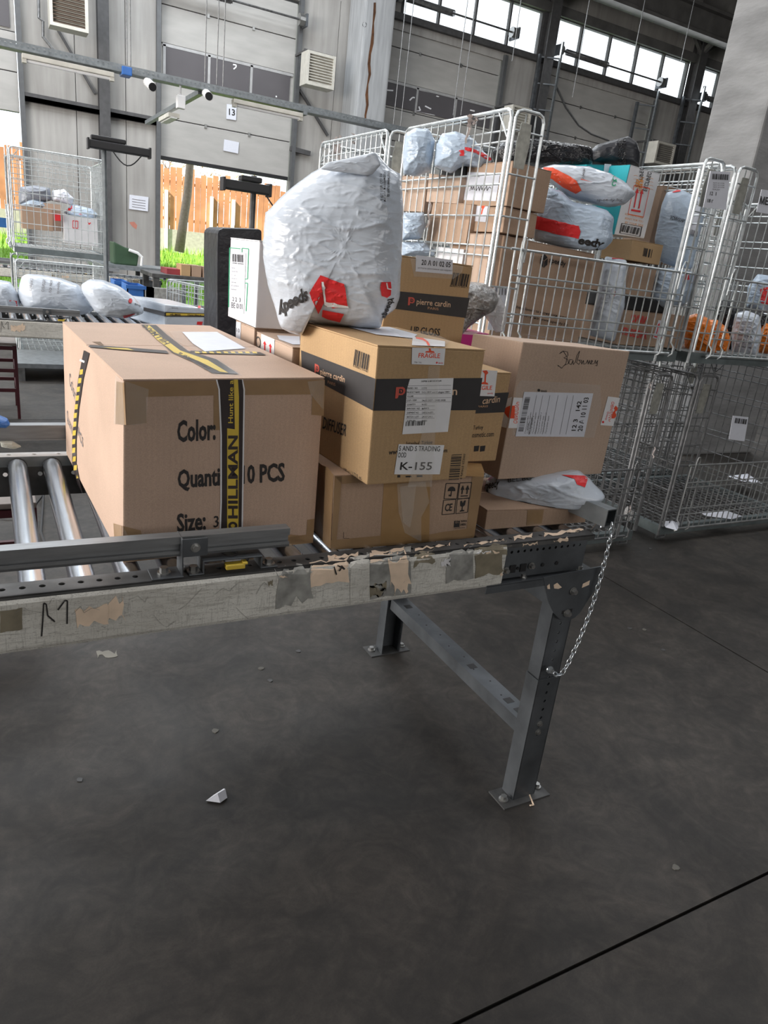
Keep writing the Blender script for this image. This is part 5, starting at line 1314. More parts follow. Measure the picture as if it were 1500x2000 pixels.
P = Print([b_], .004); P.poly(circ(254, 588, 4, 5, 6), REDP); P.text('speedy', (262, 594), (274, 600), (263, 591), INK, .02, each=True); P.poly([(240, 616), (262, 612), (266, 617), (242, 621)], REDP); P.build('printing', t)
B_ = [at(u, v, y=5.02) for u, v in ((322, 594), (402, 602), (398, 641), (322, 636))]
cs = [V((B_[3].x, 5.02, ZT)), V((B_[2].x, 5.02, ZT)), V((B_[3].x - .14, 5.55, ZT)), V((B_[2].x - .14, 5.55, ZT)), V((B_[0].x, 5.02, B_[0].z)), V((B_[1].x, 5.02, B_[1].z)), V((B_[0].x - .14, 5.55, B_[0].z)), V((B_[1].x - .14, 5.55, B_[1].z))]
flt, ob = carton('carton', 'flat parcel in grey film with black and yellow tape on the second conveyor', cs, PBAG, flaps=None, bev=.012)
P = Print(ob, .003)
P.poly([(322, 609), (402, 612), (401, 619), (322, 618)], TAPEK, grid=20); P.poly([(281, 600), (322, 609), (322, 618), (281, 607)], TAPEK, grid=20)
P.poly([(324, 611), (400, 613), (400, 616.5), (324, 616)], YEL, e=.002, grid=20); P.text('HILLMAN', (332, 616), (352, 616.5), (332, 612), TAPEK, .03, e=.004); P.text('Hunt like a', (366, 616), (392, 617), (366, 613), TAPEK, .02, e=.004)
P.poly(circ(389, 600.5, 3, 3, 6), REDP, e=.001); P.poly([(385, 628), (396, 628), (394, 635), (384, 634)], REDP); P.text('speedy', (335, 602), (348, 603), (335, 599), INKG)
P.build('printing', flt)

# ================================================================== PARCELS IN THE PACKED CAGE
CF = 1.125   # cage floor
def fc(label, q, y, dep, m, zb=None, flaps='y', name='carton'): return front_carton(name, label, q, y, dep, m, zb=zb, flaps=flaps)
t, ob = fc('large kraft carton with a cube logo and two print lines, behind the cage gate', [(985, 460), (1162, 496), (1128, 672), (955, 652)], 2.68, .42, K3, zb=CF)
P = Print(ob, .002)
P.shape((1054, 522), (1068, 524), (1056, 494), [[(.5, 1), (.97, .75), (.5, .5), (.03, .75)], [(0, .68), (.46, .44), (.46, 0), (0, .25)], [(.54, .0), (1, .24), (1, .7), (.54, .44)]], INK)
P.text('speedy', (1072, 512), (1104, 520), (1073, 502), INK, .02)
P.text('Избери Speedy за куриерски услуги', (1000, 600), (1110, 624), (1001, 595), INK, .004); P.text('и пакети на www.speedy.bg', (1004, 614), (1108, 637), (1005, 609), INK, .004)
P.build('printing', t)
t, ob = fc('kraft carton at the cage corner carrying a white name sheet, top of its column', [(1002, 314), (1078, 335), (1062, 417), (989, 402)], 2.665, .36, K3, zb=None)
P = Print(ob, .002)
lbx = [(914, 336), (978, 338), (969, 393), (906, 391)]
P.poly(lbx, WPAPER); lb = P.build('name_sheet', t)
P = Print(ob, .003); P.text('speedy', (926, 345), (938, 346), (926, 341), INK); P.lines((918, 376), (960, 376), (920, 360), [[(0, .2), (.06, .8), (.1, .3), (.16, .8), (.2, .3), (.28, .8), (.3, .2), (.4, .7), (.44, .2), (.5, .8), (.56, .3), (.62, .9), (.66, .2), (.76, .8), (.8, .2), (.9, .7), (1, .4)]], INK, .012, asp=.4); P.build('label_print', lb)
t, ob = fc('kraft carton with a torn glass sticker, under the one with the name sheet', [(988, 404), (1050, 419), (1043, 466), (981, 454)], 2.67, .36, K3)
P = Print(ob, .002); P.poly([(932, 402), (954, 403), (949, 434), (927, 432)], WPAPER); P.poly([(939, 402), (949, 402), (944, 410)], ORANGER, e=.001); P.poly([(942, 409), (944.5, 409), (942, 420), (946, 422), (936, 422), (940, 420)], ORANGER, e=.001); P.build('fragile_label', t)
# left side of the cage: column of boxes standing further back (left faces in view)
def lc(label, q, x, dx, m, flaps='y'):
    """left face TL TR BR BL by photo pixels on the plane x"""
    TL, TR, BR, BL = [at(u, v, x=x) for u, v in q]; d = V((dx, 0, 0))
    return carton('carton', label, [BR, BR + d, BL, BL + d, TR, TR + d, TL, TL + d], m, flaps=flaps)
lc('kraft carton at the far left of the packed cage, under the grey bags', [(784, 343), (834, 346), (827, 414), (782, 412)], 1.92, .35, K4)
lc('kraft carton left of the one with the name sheet, in the upper row', [(838, 339), (901, 345), (892, 398), (832, 394)], 1.915, .33, K4)
lc('kraft carton in the middle row of the packed cage, seen through the side wires', [(846, 394), (921, 398), (909, 478), (832, 470)], 1.92, .35, K3)
lc('pale carton low in the packed cage, left of the large one', [(918, 456), (960, 456), (944, 560), (905, 556)], 1.915, .10, K4)
t, ob = lc('white carton low at the left of the packed cage', [(854, 482), (906, 487), (898, 540), (846, 532)], 1.92, .28, WCARD)
def gbag(label, px, y, seed, m=PBAG2, tf=.1, tb=.1, ws=9, wr=.010, **k): return bag('poly_bag', label, px, y, tf, tb, m, seed=seed, ws=ws, wr=wr, **k)
t, b_ = gbag('pale blue courier bag standing at the top left of the packed cage', [(788, 340), (786, 300), (792, 262), (810, 250), (838, 252), (850, 275), (846, 310), (840, 335), (812, 345)], 3.12, 21)
t, b_ = gbag('pale blue courier bag with red edge, top middle behind the side wires', [(848, 325), (852, 285), (862, 262), (890, 258), (925, 272), (945, 298), (962, 315), (940, 330), (905, 322), (880, 338)], 2.98, 22)
P = Print([b_], .003); P.poly([(908, 288), (920, 290), (940, 298), (962, 312), (955, 313), (930, 300), (908, 293)], REDP, grid=5); P.poly([(896, 295), (906, 293), (907, 303), (898, 304)], REDP, grid=5); P.build('printing', t)
gbag('pale blue courier bag low at the left of the packed cage, upper of two', [(784, 415), (828, 415), (832, 440), (822, 466), (784, 470)], 3.2, 23, tf=.06, tb=.06)
gbag('pale blue courier bag low at the left of the packed cage, lower of two', [(784, 472), (830, 474), (850, 488), (848, 500), (784, 500)], 3.2, 24, tf=.08, tb=.06)
tag(MB().box((1.93, 3.0, 1.78), (2.2, 3.2, 1.84)).build('dark_parcel', BLACKP, bevel=.01), 'small dark parcel squeezed between the pale bags and the cartons', 'parcel')
# above the gate
t, b_ = bag('black_parcel', 'wide black parcel in glittering film on top of the packed cage, left of two', [(965, 325), (958, 300), (975, 280), (1005, 278), (1040, 275), (1090, 279), (1120, 284), (1158, 290), (1160, 320), (1150, 332), (1050, 330)], 3.25, .14, .12, BBAG, wr=.014, ws=14, seed=31, p=4, cen=(1065, 303))
t, b_ = bag('black_parcel', 'black fabric bag with a film strip on top of the packed cage, right of two', [(1146, 325), (1148, 300), (1165, 285), (1200, 275), (1228, 268), (1245, 280), (1250, 300), (1249, 328), (1200, 330)], 3.22, .12, .12, BTEX, wr=.006, ws=8, seed=32, p=4, cen=(1200, 302))
P = Print([b_], .003); P.poly([(1208, 274), (1222, 270), (1223, 326), (1206, 326)], BBAG, grid=5); P.build('film_strip', t)
t, ob = fc('teal and white carton standing on end, with orange lettering', [(1232, 322), (1290, 340), (1258, 466), (1200, 458)], 2.86, .2, WCARD)
P = Print(ob, .0025)
P.build('printing', t) if P.mb.f else None
TL, BL = at(1232, 322, y=2.86), at(1200, 458, y=2.86); TT = at(1150, 320, y=3.02)
b = MB(); TR = at(1290, 340, y=2.86)
b.prism([TL + V((-.002, 0, 0)), BL + V((-.002, 0, 0)), BL + V((-.002, .2, 0)), TL + V((-.002, .2, 0))], (-.003, 0, 0)); b.build('teal_side', TEAL, t)
q = [at(1147, 321, y=3.0), at(1232, 321, y=3.0), at(1226, 360, y=3.0), at(1150, 360, y=3.0)]
t_, o_ = fc('teal carton lying behind the white one printed in orange, with a pale strip', [(1146, 321), (1232, 324), (1226, 372), (1142, 368)], 3.0, .22, TEAL)
P = Print(o_, .003); P.poly([(1180, 320), (1193, 321), (1190, 336), (1178, 336)], WPAPER); P.build('strip', t_)
P = Print(ob, .003)
ORT = mat('orange_ochre_print', (.75, .32, .08), .6)
P.text('BG', (1240, 365), (1252, 367), (1243, 350), ORT, .02); P.text('FRESH', (1243, 372), (1249, 345), (1252, 374), ORT, .0)
for k in range(4): P.lines((1237, 345 + k * 7), (1275, 352 + k * 7), (1237, 341 + k * 7), [[(0, .5), (.12, .9), (.2, .5)], [(.8, .5), (.9, .9), (1, .5)]], ORT, .02)
P.text('ЕКСПРЕС', (1255, 372), (1265, 335), (1262, 374), INK, .015); P.text('ПРЕС', (1247, 350), (1250, 326), (1254, 351), INK, .01)
P.shape((1229, 414), (1252, 418), (1238, 366), [[(.25, .2), (.35, .2), (.35, .8), (.45, .8), (.3, 1), (.15, .8), (.25, .8)], [(.65, .2), (.75, .2), (.75, .8), (.85, .8), (.7, 1), (.55, .8), (.65, .8)], [(.1, .05), (.9, .05), (.9, .13), (.1, .13)]], REDP)
P.lines((1226, 418), (1256, 424), (1238, 362), [[(0, 0), (1, 0), (1, 1), (0, 1), (0, 0)]], ORANGER, .015)
for k, s_ in enumerate(('FOR THE FUTURE', 'READY FOR YOU', 'BY YOUR SIDE')): P.text(s_, (1220, 420 + k * 8), (1255, 427 + k * 8), (1221, 416 + k * 8), ORT)
P.bars((1212, 452), (1247, 459), (1216, 439), INK, 18); P.lines((1210, 455), (1249, 462), (1214, 436), [[(0, 0), (1, 0), (1, 1), (0, 1), (0, 0)]], INK, .02)
P.build('printing', t)
t, b_ = gbag('grey courier bag with an orange red band, uppermost above the cage gate', [(1052, 330), (1075, 322), (1110, 322), (1150, 326), (1190, 338), (1220, 355), (1243, 378), (1220, 400), (1190, 405), (1150, 398), (1110, 388), (1090, 370), (1065, 350)], 2.76, 41, PBAG, cen=(1150, 365))
P = Print([b_], .003); P.poly([(1056, 328), (1080, 328), (1105, 340), (1125, 352), (1136, 372), (1125, 378), (1100, 365), (1080, 350), (1064, 342)], ORANGER, grid=5)
P.text('speedy.bg', (1165, 392), (1215, 392), (1166, 387), INKG, each=True); P.text('рециклиране', (1140, 350), (1143, 330), (1135, 349), INKG, each=True); P.lines((1192, 366), (1206, 362), (1194, 346), [circ(.5, .3, .3, .25, 8), circ(.5, .8, .3, .25, 8)], GREENP, .06)
P.build('printing', t)
t, b_ = gbag('grey courier bag with a broad red band reading eedy, above the cage gate', [(1042, 470), (1044, 445), (1050, 415), (1066, 385), (1072, 365), (1095, 372), (1120, 395), (1160, 402), (1185, 410), (1200, 425), (1196, 450), (1198, 470), (1180, 488), (1150, 490), (1100, 484)], 2.73, 42, PBAG2, tf=.09, cen=(1120, 440))
P = Print([b_], .003); P.poly([(1050, 422), (1080, 430), (1130, 442), (1134, 452), (1130, 466), (1100, 460), (1046, 447)], REDP, grid=5); P.text('eedy', (1128, 475), (1178, 484), (1132, 460), INK, .035, each=True); P.text('Защита', (1070, 388), (1090, 382), (1069, 384), INK, each=True); P.build('printing', t)
t, ob = fc('kraft carton at the back right of the packed cage, behind a grey bag', [(1296, 362), (1352, 376), (1330, 520), (1262, 500)], 2.95, .2, K3)
t, b_ = gbag('flat grey courier bag with a waybill, leaning at the right in the packed cage', [(1278, 470), (1292, 400), (1302, 375), (1330, 370), (1372, 388), (1376, 420), (1362, 480), (1352, 526), (1318, 522), (1290, 512)], 2.80, 43, PBAG2, tf=.05, tb=.05, wr=.005)
P = Print([b_], .003); P.text('УСМИХНИ СЕ', (1308, 428), (1345, 438), (1310, 421), INK, .01, each=True); P.poly([(1350, 385), (1368, 390), (1362, 460), (1336, 454)], WPAPER, e=.001, grid=8); P.bars((1336, 457), (1360, 463), (1338, 446), INKG, 16, e=.003); P.text('20 12 6', (1350, 398), (1366, 402), (1351, 391), INK, e=.003); P.poly([(1316, 368), (1328, 367), (1330, 373), (1312, 376)], REDP, grid=5); P.build('printing', t)
t, ob = fc('small ochre carton with a barcode on the rim of the gate', [(1236, 468), (1296, 479), (1287, 518), (1228, 508)], 2.74, .2, K2)
P = Print(ob, .002); P.bars((1255, 500), (1272, 504), (1258, 484), INK, 5); P.build('printing', t)
# behind the gate
t, b_ = gbag('tall pale courier bag squeezed upright behind the gate, in the middle', [(1150, 655), (1160, 600), (1172, 540), (1182, 500), (1225, 508), (1222, 560), (1220, 600), (1208, 640), (1200, 668)], 2.72, 51, PBAG, tf=.06, tb=.08, ws=14)
P = Print([b_], .003); P.poly([(1195, 497), (1216, 497), (1222, 504), (1196, 506)], REDP, grid=4); P.build('printing', t)
fc('brown carton right of the tall pale bag behind the gate', [(1232, 514), (1284, 524), (1270, 584), (1222, 574)], 2.74, .3, K3)
t, b_ = gbag('pale courier bag with a small red emblem, behind the gate at the right', [(1262, 590), (1270, 545), (1285, 525), (1320, 522), (1356, 532), (1354, 570), (1338, 596), (1300, 603)], 2.74, 52, PBAG2, tf=.06)
P = Print([b_], .003); P.poly([(1336, 534), (1345, 537), (1346, 546), (1338, 548)], REDP, grid=4); P.build('printing', t)
tag(MB().box((at(1222, 580, y=2.75).x, 2.75, at(1222, 606, y=2.75).z), (at(1300, 600, y=2.75).x, 3.1, at(1222, 586, y=2.75).z + .02)).build('dark_parcel', BLACKP, bevel=.01), 'flat dark parcel on top of the carton with red lettering', 'parcel')
t, ob = fc('brown carton with red stencil lettering and an arrow sticker, behind the gate', [(1222, 606), (1345, 618), (1325, 690), (1205, 668)], 2.72, .35, K3, zb=CF)
P = Print(ob, .002); P.text('СИМИ', (1232, 628), (1262, 633), (1233, 614), REDP, .015); P.text('ПИВВОИК', (1215, 653), (1262, 663), (1218, 640), REDP, .02); P.poly([(1285, 625), (1300, 627), (1292, 664), (1274, 660)], WPAPER, e=.001)
P.shape((1276, 658), (1292, 661), (1284, 628), [[(.15, .15), (.25, .15), (.25, .75), (.35, .75), (.2, .95), (.05, .75), (.15, .75)], [(.65, .15), (.75, .15), (.75, .75), (.85, .75), (.7, .95), (.55, .75), (.65, .75)], [(0, 0), (1, 0), (1, .08), (0, .08)]], REDP, e=.002); P.build('printing', t)
# sheet leaning in the left wing
P0 = [at(u, v, y=2.65) for u, v in ((966, 558), (999, 560), (985, 648), (952, 644))]
o = tag(MB().prism(P0, (0, .002, 0)).build('paper_sheet', WPAPER), 'white printed sheet leaning inside the left front wires of the packed cage', 'paper')
P = Print([o], .003)
for k in range(5): P.poly([(968 + k * 6, 562), (970 + k * 6, 562), (969 + k * 6, 576), (967 + k * 6, 576)], INKG)
P.build('printing', o)
# barcode tag on the right wing
def tagcard(px, y, label, th=.004):
    P0 = [at(u, v, y=y) for u, v in px]; return tag(MB().prism(P0, (0, th, 0)).build('tag_card', WPAPER), label, 'tag')
o = tagcard([(1388, 334), (1427, 336), (1418, 410), (1374, 405)], 2.575, 'white barcode tag marked 12 1 and 18, on the packed cage')
P = Print([o], .002); P.bars((1390, 350), (1422, 352), (1391, 339), INK, 24); P.text('12  1', (1386, 381), (1398, 382), (1387, 374), INK, .01); P.text('18 г', (1381, 395), (1392, 396), (1382, 388), INK, .01); P.text('18.04.2024', (1391, 371), (1405, 372), (1391, 368), INKG)
for k in range(3): P.text('адрес на склад', (1392, 358 + 4 * k), (1414, 359 + 4 * k), (1392, 355.5 + 4 * k), INKG)
P.build('printing', o)
o = tagcard([(1488, 370), (1520, 374), (1512, 420), (1478, 414)], 2.575, 'white tag lettered MEC at the right edge, on the orange bag cage')
P = Print([o], .002); P.text('МЕС', (1483, 398), (1508, 402), (1485, 384), INK, .02); P.build('printing', o)
o = tagcard([(1432, 812), (1462, 815), (1454, 862), (1424, 858)], 2.62, 'white tag with a barcode hanging in the dark lower cage at the right')
P = Print([o], .002); P.bars((1434, 826), (1458, 829), (1436, 816), INK, 18); P.build('printing', o)
# ---------------- right cage
def obag(label, px, y, s, m=ORBAG, **k): return bag('poly_bag', label, px, y, .08, .1, m, seed=s, ws=13, wr=.014, **k)
obag('orange film bag in the right cage, leftmost on its floor', [(1338, 680), (1336, 650), (1340, 618), (1360, 612), (1385, 622), (1392, 650), (1400, 690), (1370, 695)], 2.78, 61, zfloor=1.12)
obag('orange film bag in the right cage behind the leftmost one', [(1384, 690), (1378, 650), (1382, 625), (1400, 624), (1420, 640), (1428, 665), (1420, 694)], 2.86, 62, zfloor=1.12)
obag('orange film bag at the right picture edge', [(1480, 690), (1482, 650), (1495, 630), (1520, 640), (1530, 700)], 2.84, 63, zfloor=1.12)
obag('black film bag standing behind the orange ones', [(1392, 640), (1396, 600), (1404, 585), (1425, 588), (1440, 600), (1444, 690), (1400, 690)], 3.0, 64, BBAG, zfloor=1.12)
obag('black film bag with white wrapping beside it, in the right cage', [(1420, 610), (1440, 600), (1490, 610), (1520, 640), (1510, 700), (1430, 700)], 3.05, 65, BBAG, zfloor=1.12)
t, b_ = obag('white wrapped parcel with print in the right cage', [(1428, 692), (1430, 640), (1436, 612), (1458, 606), (1484, 616), (1488, 650), (1480, 696), (1450, 700)], 2.82, 66, PBAG, zfloor=1.12)
P = Print([b_], .003)
for k in range(6): P.text('speedy kurier', (1440 + (k % 2) * 4, 622 + k * 11), (1470, 626 + k * 11), (1440, 618 + k * 11), INKG, each=True)
P.build('printing', t)
t, b_ = obag('pale bag with a red corner, upper part of the right cage', [(1458, 600), (1460, 560), (1480, 535), (1515, 540), (1525, 600), (1490, 612)], 2.95, 67, PBAG2)
P = Print([b_], .003); P.poly([(1484, 565), (1500, 560), (1502, 595), (1486, 592)], REDP, grid=5); P.build('printing', t)
# papers lying about in the dark lower cages
for k, (px, z, lab) in enumerate((([(1292, 1018), (1330, 1022), (1322, 1036), (1300, 1030)], .1, 'torn white paper on the floor of the dark lower cage'), ([(1365, 1000), (1420, 998), (1450, 1008), (1430, 1014), (1380, 1008)], .1, 'long white paper strip on the lower cage floor'), ([(1420, 930), (1460, 925), (1490, 945), (1450, 940)], .1, 'pale wrapping paper at the back of the lower cage'))):
    b = MB(); P0 = [at(u, v, z=z) for u, v in px]; c = sum(P0, V()) / len(P0) + V((0, 0, .03)); n_ = len(P0)
    b.add(P0 + [c] + [p + V((0, 0, .003)) for p in P0], [(i, (i + 1) % n_, n_) for i in range(n_)]); tag(b.build('paper_scrap', WPAPER), lab, 'paper')
for k, (px, y, lab) in enumerate((([(1150, 1000), (1168, 985), (1182, 1000), (1178, 1022), (1160, 1020)], 0, ''), )): pass
t, b_ = bag('plastic_scrap', 'crumpled clear plastic caught in the dark lower cage', [(1215, 1000), (1226, 988), (1238, 1000), (1236, 1014), (1224, 1020)], 2.7, .02, .02, CLEARF, wr=.006, ws=30, seed=9)
# ---------------- far left stack contents
t, ob = fc('brown carton in the far left cage, on the floor of the upper cage', [(42, 402), (102, 408), (104, 452), (44, 446)], 8.7, .3, K3)
t, ob = fc('tall brown carton beside the white one in the far left cage', [(84, 396), (120, 400), (122, 452), (86, 450)], 8.8, .2, K4)
t, ob = fc('white carton with faint red print in the far left cage', [(124, 418), (190, 428), (192, 482), (126, 474)], 8.65, .3, WCARD)
P = Print(ob, .01); P.lines((142, 445), (152, 446), (142, 431), [[(0, 0), (1, 0), (1, 1), (0, 1), (0, 0)], [(.5, 0), (.5, 1)]], REDP, .06); P.text('v', (170, 438), (178, 439), (170, 432), REDP, .03); P.build('printing', t)
for k, (px, m, lab) in enumerate((([(36, 398), (38, 365), (70, 362), (98, 368), (100, 392), (60, 400)], mat('slate_film', (.22, .24, .28), .4), 'slate grey bag on top at the left of the far cage'), ([(100, 392), (102, 372), (125, 370), (145, 388), (140, 400)], WPAPER, 'white crumpled bag on top in the middle of the far cage'), ([(124, 415), (140, 398), (180, 408), (192, 420), (180, 432), (140, 424)], PBAG2, 'blue grey bag with a red corner on the white carton'), ([(38, 400), (60, 385), (90, 395), (98, 405), (60, 408)], PBAG2, 'blue grey bag lying over the brown carton in the far cage'))):
    t, b_ = bag('poly_bag', lab, px, 8.9, .12, .12, m, seed=70 + k, wr=.015, ws=6)
    if k == 2: P = Print([b_], .006); P.poly([(124, 405), (140, 402), (138, 412), (126, 412)], REDP, grid=5); P.build('printing', t)
tag(front_carton('x', 'x', [(106, 416), (118, 417), (119, 432), (107, 431)], 8.6, .08, REDP, flaps=None)[0], 'small red and white box in the far left cage', 'box').name = 'small_box'
for o_ in list(COL.objects):
    pass
# ---------------- things standing between the far conveyors
for k, (u0, u1, v, y, lab) in enumerate(((172, 292, 285, 6.6, 'black bar scanner on its post, left of two, above the far cage'), (435, 525, 360, 4.9, 'black bar scanner on its post beside the big white bag'))):
    A = at(u0, v + 1, y=y); B = at(u1, v + (9 if k == 0 else 10), y=y); z = (A.z + B.z) / 2; t = thing('bar_scanner', lab, 'scanner', ((A.x + B.x) / 2, y, 0))
    MB().box((A.x, y - .04, z - .03), (B.x, y + .04, z + .03)).build('scan_bar', BLACKP, t, bevel=.01)
    for x in (A.x, B.x): MB().box((x - .008, y - .045, z - .04), (x + .008, y + .045, z + .04)).build('end_cap', BLACKP, t, bevel=.003)
    px_ = at(205 if k == 0 else 501, v, y=y).x
    MB().tube([(px_, y + .06, 0), (px_, y + .06, z + (.02 if k == 0 else .08))], .02, 8).build('post', STEELD if k else GALV, t)
    MB().box((px_ - .1, y + .0, z + .035), (px_ + .16 if k == 0 else px_ + .04, y + .08, z + .07)).build('handle', BLACKP, t, bevel=.01)
    pts_ = [(px_ + .05 + .22 * q / 8, y - .05, z - .03 - .09 * math.sin(PI * q / 8)) for q in range(9)]; MB().tube(pts_, .005, 5).build('cable', RUBBER, t)
    MB().box((px_ - .15, y - .1, 0), (px_ + .15, y + .22, .02)).build('base', STEELD, t)
# stools
def stool(x, y, w_, h, label):
    t = thing('stool', label, 'stool', (x, y, 0)); m = DREDS
    MB().box((x - w_, y - w_, h - .02), (x + w_, y + w_, h), None).build('seat', mat('worn_wood', (.22, .19, .17), .6, var=.3), t, bevel=.004)
    for i in (-1, 1):
        for j in (-1, 1): MB().box((x + i * w_ - .02 * (i > 0) - 0, y + j * w_ - .02 * (j > 0), 0), (x + i * w_ + .02 * (i < 0) + .0, y + j * w_ + .02 * (j < 0), h - .02)).build('leg', m, t)
    for z in (h - .05, h * .62, h * .36):
        b = MB()
        for j in (-1, 1):
            b.box((x - w_ + .02, y + j * w_ - .02 * (j > 0), z), (x + w_ - .02, y + j * w_ + .02 * (j < 0), z + .025)).box((x + j * w_ - .02 * (j > 0), y - w_ + .02, z), (x + j * w_ + .02 * (j < 0), y + w_ - .02, z + .025))
        b.build('rail', m, t)
stool(-.09, 5.99, .23, .55, 'dark red metal stool under the second conveyor at the left edge')
stool(-.13, 2.68, .22, .52, 'dark red metal stool seen between the shiny rollers')
tag(MB().tube([at(0, 1005, z=.02), at(18, 1007, z=.02), at(60, 1000, z=.02), at(85, 965, z=.02), at(80, 1040, z=.02), at(88, 1062, z=.02), at(60, 1110, z=.02)], .006, 6).build('floor_cable', RUBBER), 'black cable lying on the floor under the near conveyor', 'cable')
# blue gloves lying on the far guide rail of the near conveyor
t, b_ = bag('blue_lid', 'blue plastic thing lying at the left edge beyond the near conveyor', [(-25, 834), (-20, 815), (0, 812), (15, 818), (20, 828), (12, 834)], 2.09, .03, .03, BLUEP, wr=.003, ws=30, seed=4, p=2.5, cat='lid')
t, b_ = bag('glove', 'pale crumpled work glove on the far frame of the near conveyor', [(2, 872), (0, 862), (25, 862), (42, 872), (30, 876), (10, 874)], 2.07, .015, .015, mat('glove_cloth', (.5, .5, .44), .8), wr=.003, ws=30, seed=5, cat='glove')
# pallet pieces on the floor below the second conveyor
t = thing('pallet', 'grey folded wire deck lying on the floor under the second conveyor', 'pallet', (.4, 7.6, 0)); b = MB(); P = at(45, 690, y=7.2)
b.box((.15, 7.2, .12), (1.1, 8.0, .16)); b.build('deck', GALV, t)
for x in (.15, .6, 1.02):
    MB().box((x, 7.2, 0), (x + .08, 8.0, .12)).build('runner', STEELD, t)
# tables and crates at the back
t = thing('work_table', 'grey steel table at the back between the far cage and the open door', 'table', (2.0, 11.4, 0))
MB().box((1.3, 11.0, .86), (2.75, 11.9, .92)).build('tabletop', GALV, t)
for x in (1.35, 2.0, 2.7):
    for y in (11.05, 11.85): MB().box((x - .03, y - .03, 0), (x + .03, y + .03, .86)).build('leg', STEEL, t)
TZ = at(385, 541, y=8.4).z
t = thing('shelf_table', 'dark steel table carrying small boxes before the open door', 'table', (2.2, 8.6, 0))
MB().box((1.55, 8.3, TZ - .04), (2.8, 9.0, TZ)).build('tabletop', STEELD, t); MB().box((1.6, 8.35, .35), (2.75, 8.95, .38)).build('shelf', STEELD, t)
for x in (1.6, 2.74):
    for y in (8.35, 8.95): MB().box((x - .03, y - .03, 0), (x + .03, y + .03, TZ - .04)).build('leg', STEELD, t)
for k, (q, lab, m) in enumerate((([(354, 516), (374, 517), (374, 539), (354, 538)], 'ochre small carton on the dark table, leftmost of three', K2), ([(375, 518), (395, 520), (395, 541), (375, 540)], 'brown small carton on the dark table, middle of three', K3), ([(397, 521), (418, 523), (418, 543), (397, 542)], 'dark brown small carton on the dark table, rightmost of three', K3))):
    y = 8.4; P0 = [at(u, v, y=y) for u, v in q]; x0, x1 = P0[0].x, P0[1].x
    carton('carton', lab, corners(x0, y, TZ, 0, x1 - x0 - .01, .25, P0[0].z - P0[3].z), m)
P0 = at(326, 536, y=8.45); tag(MB().box((P0.x, 8.45, TZ), (P0.x + .16, 8.8, TZ + .06)).build('red_folder', REDP if 0 else mat('dull_red', (.3, .04, .05), .6)), 'dull red flat stack left of the small cartons on the dark table', 'folder')
for k, (u0, v0, u1, v1, y, lab) in enumerate(((225, 548, 250, 580, 7.1, 'blue plastic crate behind the bulging grey bag, left of two'), (248, 556, 283, 582, 6.6, 'blue plastic crate behind the bulging grey bag, right of two'))):
    A = at(u0, v0, y=y); B = at(u1, v1, y=y); t = thing('crate', lab, 'crate', ((A.x + B.x) / 2, y, 0)); zt = A.z; b = MB()
    b.box((A.x, y, 0), (B.x, y + .01, zt)).box((A.x, y + .3, 0), (B.x, y + .31, zt)).box((A.x, y, 0), (A.x + .01, y + .31, zt)).box((B.x - .01, y, 0), (B.x, y + .31, zt)).box((A.x, y, 0), (B.x, y + .31, .01)); b.build('walls', BLUEP, t)
    MB().box((A.x - .01, y - .012, zt - .03), (B.x + .01, y, zt)).build('rim', BLUEP, t)
A = at(222, 495, y=11.2); B = at(268, 470, y=11.2)
t = thing('green_bin', 'dark green plastic bin on the grey table before the wall', 'bin', (A.x, 11.2, .92))
MB().prism([(A.x, 11.2, .92), (B.x, 11.2, .92), (B.x + .03, 11.2, .92 + .2), (A.x + .15, 11.2, .92 + .24), (A.x, 11.2, .92 + .3)], (0, .4, 0)).build('shell', GREENB, t, bevel=.02)
MB().tube([(A.x + .2, 11.17, 1.13), (B.x, 11.17, 1.10), (B.x + .06, 11.17, 1.05), (B.x + .05, 11.17, .93)], .02, 8).build('handle', WHITEP, t)
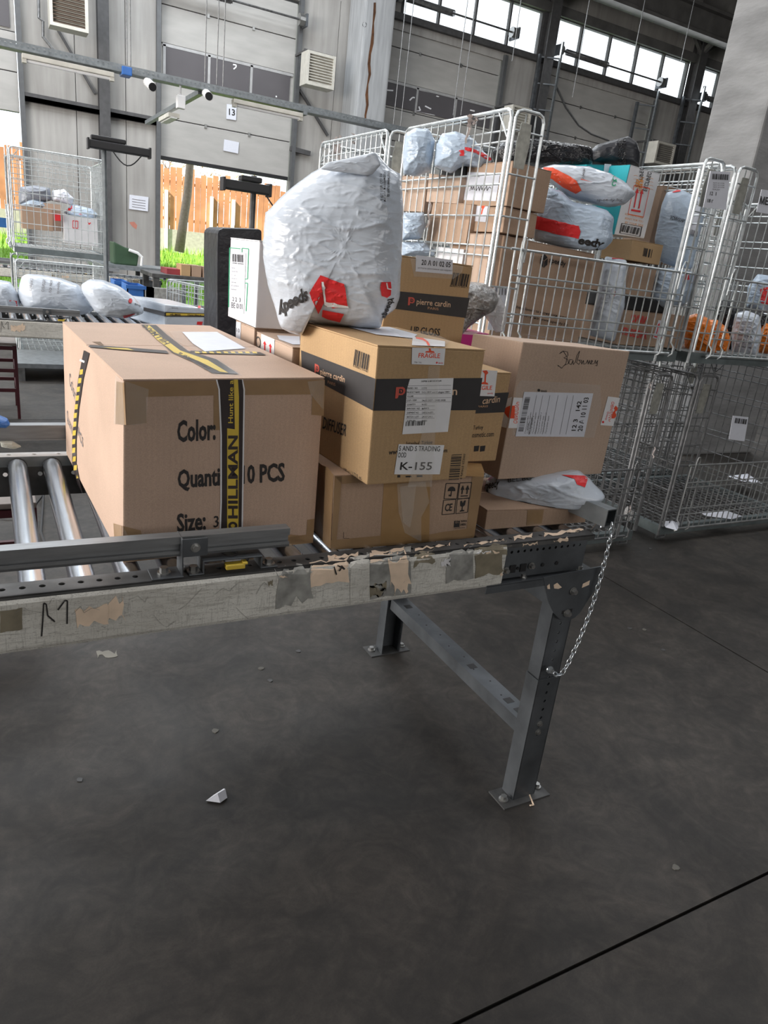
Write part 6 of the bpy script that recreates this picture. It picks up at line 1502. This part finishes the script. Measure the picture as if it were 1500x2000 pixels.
# extra upright stand columns of the transfer table, between far conveyors
for k, (u, y) in enumerate(((268, 8.0), (322, 8.0))):
    P0 = at(u, 560, y=y); t = thing('conveyor_stand', ('grey steel stand left of the dark table, farther from it', 'grey steel stand left of the dark table, next to it')[k], 'stand', (P0.x, y, 0))
    MB().box((P0.x - .03, y - .03, 0), (P0.x + .03, y + .03, .84)).build('post', STEEL, t); MB().box((P0.x - .2, y - .05, .72), (P0.x + .16, y + .05, .86)).build('head', GREYP, t)
DEBR = mat('dusty_flake', (.14, .135, .12), .9)
# ---------------- litter on the floor
b = MB(); P0 = [at(u, v, z=.004) for u, v in ((402, 1564), (430, 1568), (444, 1558), (437, 1540), (418, 1552))]; c = at(425, 1550, z=.022)
b.add(P0 + [c, at(440, 1541, z=.02)], [(0, 1, 5), (1, 2, 5), (2, 6, 5), (6, 3, 5), (3, 4, 5), (4, 0, 5), (2, 3, 6)]); tag(b.build('paper_scrap', WPAPER), 'small torn white paper scrap lying on the floor in front', 'paper')
P0 = [at(u, v, z=.0005) for u, v in jag(188, 1270, 230, 1286, 8, 4)]
tag(MB().prism(P0, (0, 0, .001)).build('floor_sticker', mat('dirty_sticker', (.22, .21, .18), .8)), 'dirty torn sticker stuck on the floor under the conveyor', 'sticker')
tag(MB().tube([at(1034, 1552, z=.004), at(1038, 1562, z=.004), at(1042, 1572, z=.004), at(1035, 1573, z=.004)], .0025, 5).build('straw', PEACH), 'thin bent straw at the foot of the front leg', 'straw')
for k, (u, v) in enumerate(((510, 1306), (528, 1330), (1230, 1228), (1258, 1230), (1296, 1270), (1270, 1072), (420, 1428), (155, 1524), (583, 1272), (1320, 1695))):
    r = random.Random(k); P0 = at(u, v, z=.0); q = [P0 + V((r.uniform(.006, .013) * math.cos(a), r.uniform(.006, .013) * math.sin(a), 0)) for a in [2 * PI * i / 7 for i in range(7)]]
    tag(MB().prism(q, (0, 0, .003)).build('debris', (STEELD, DEBR)[k % 3 == 0]), 'tiny flake of debris lying on the concrete floor', 'debris', 'flakes of debris on the floor')

for o in list(bpy.data.objects):
    if '_o' in o.keys(): del o['_o']
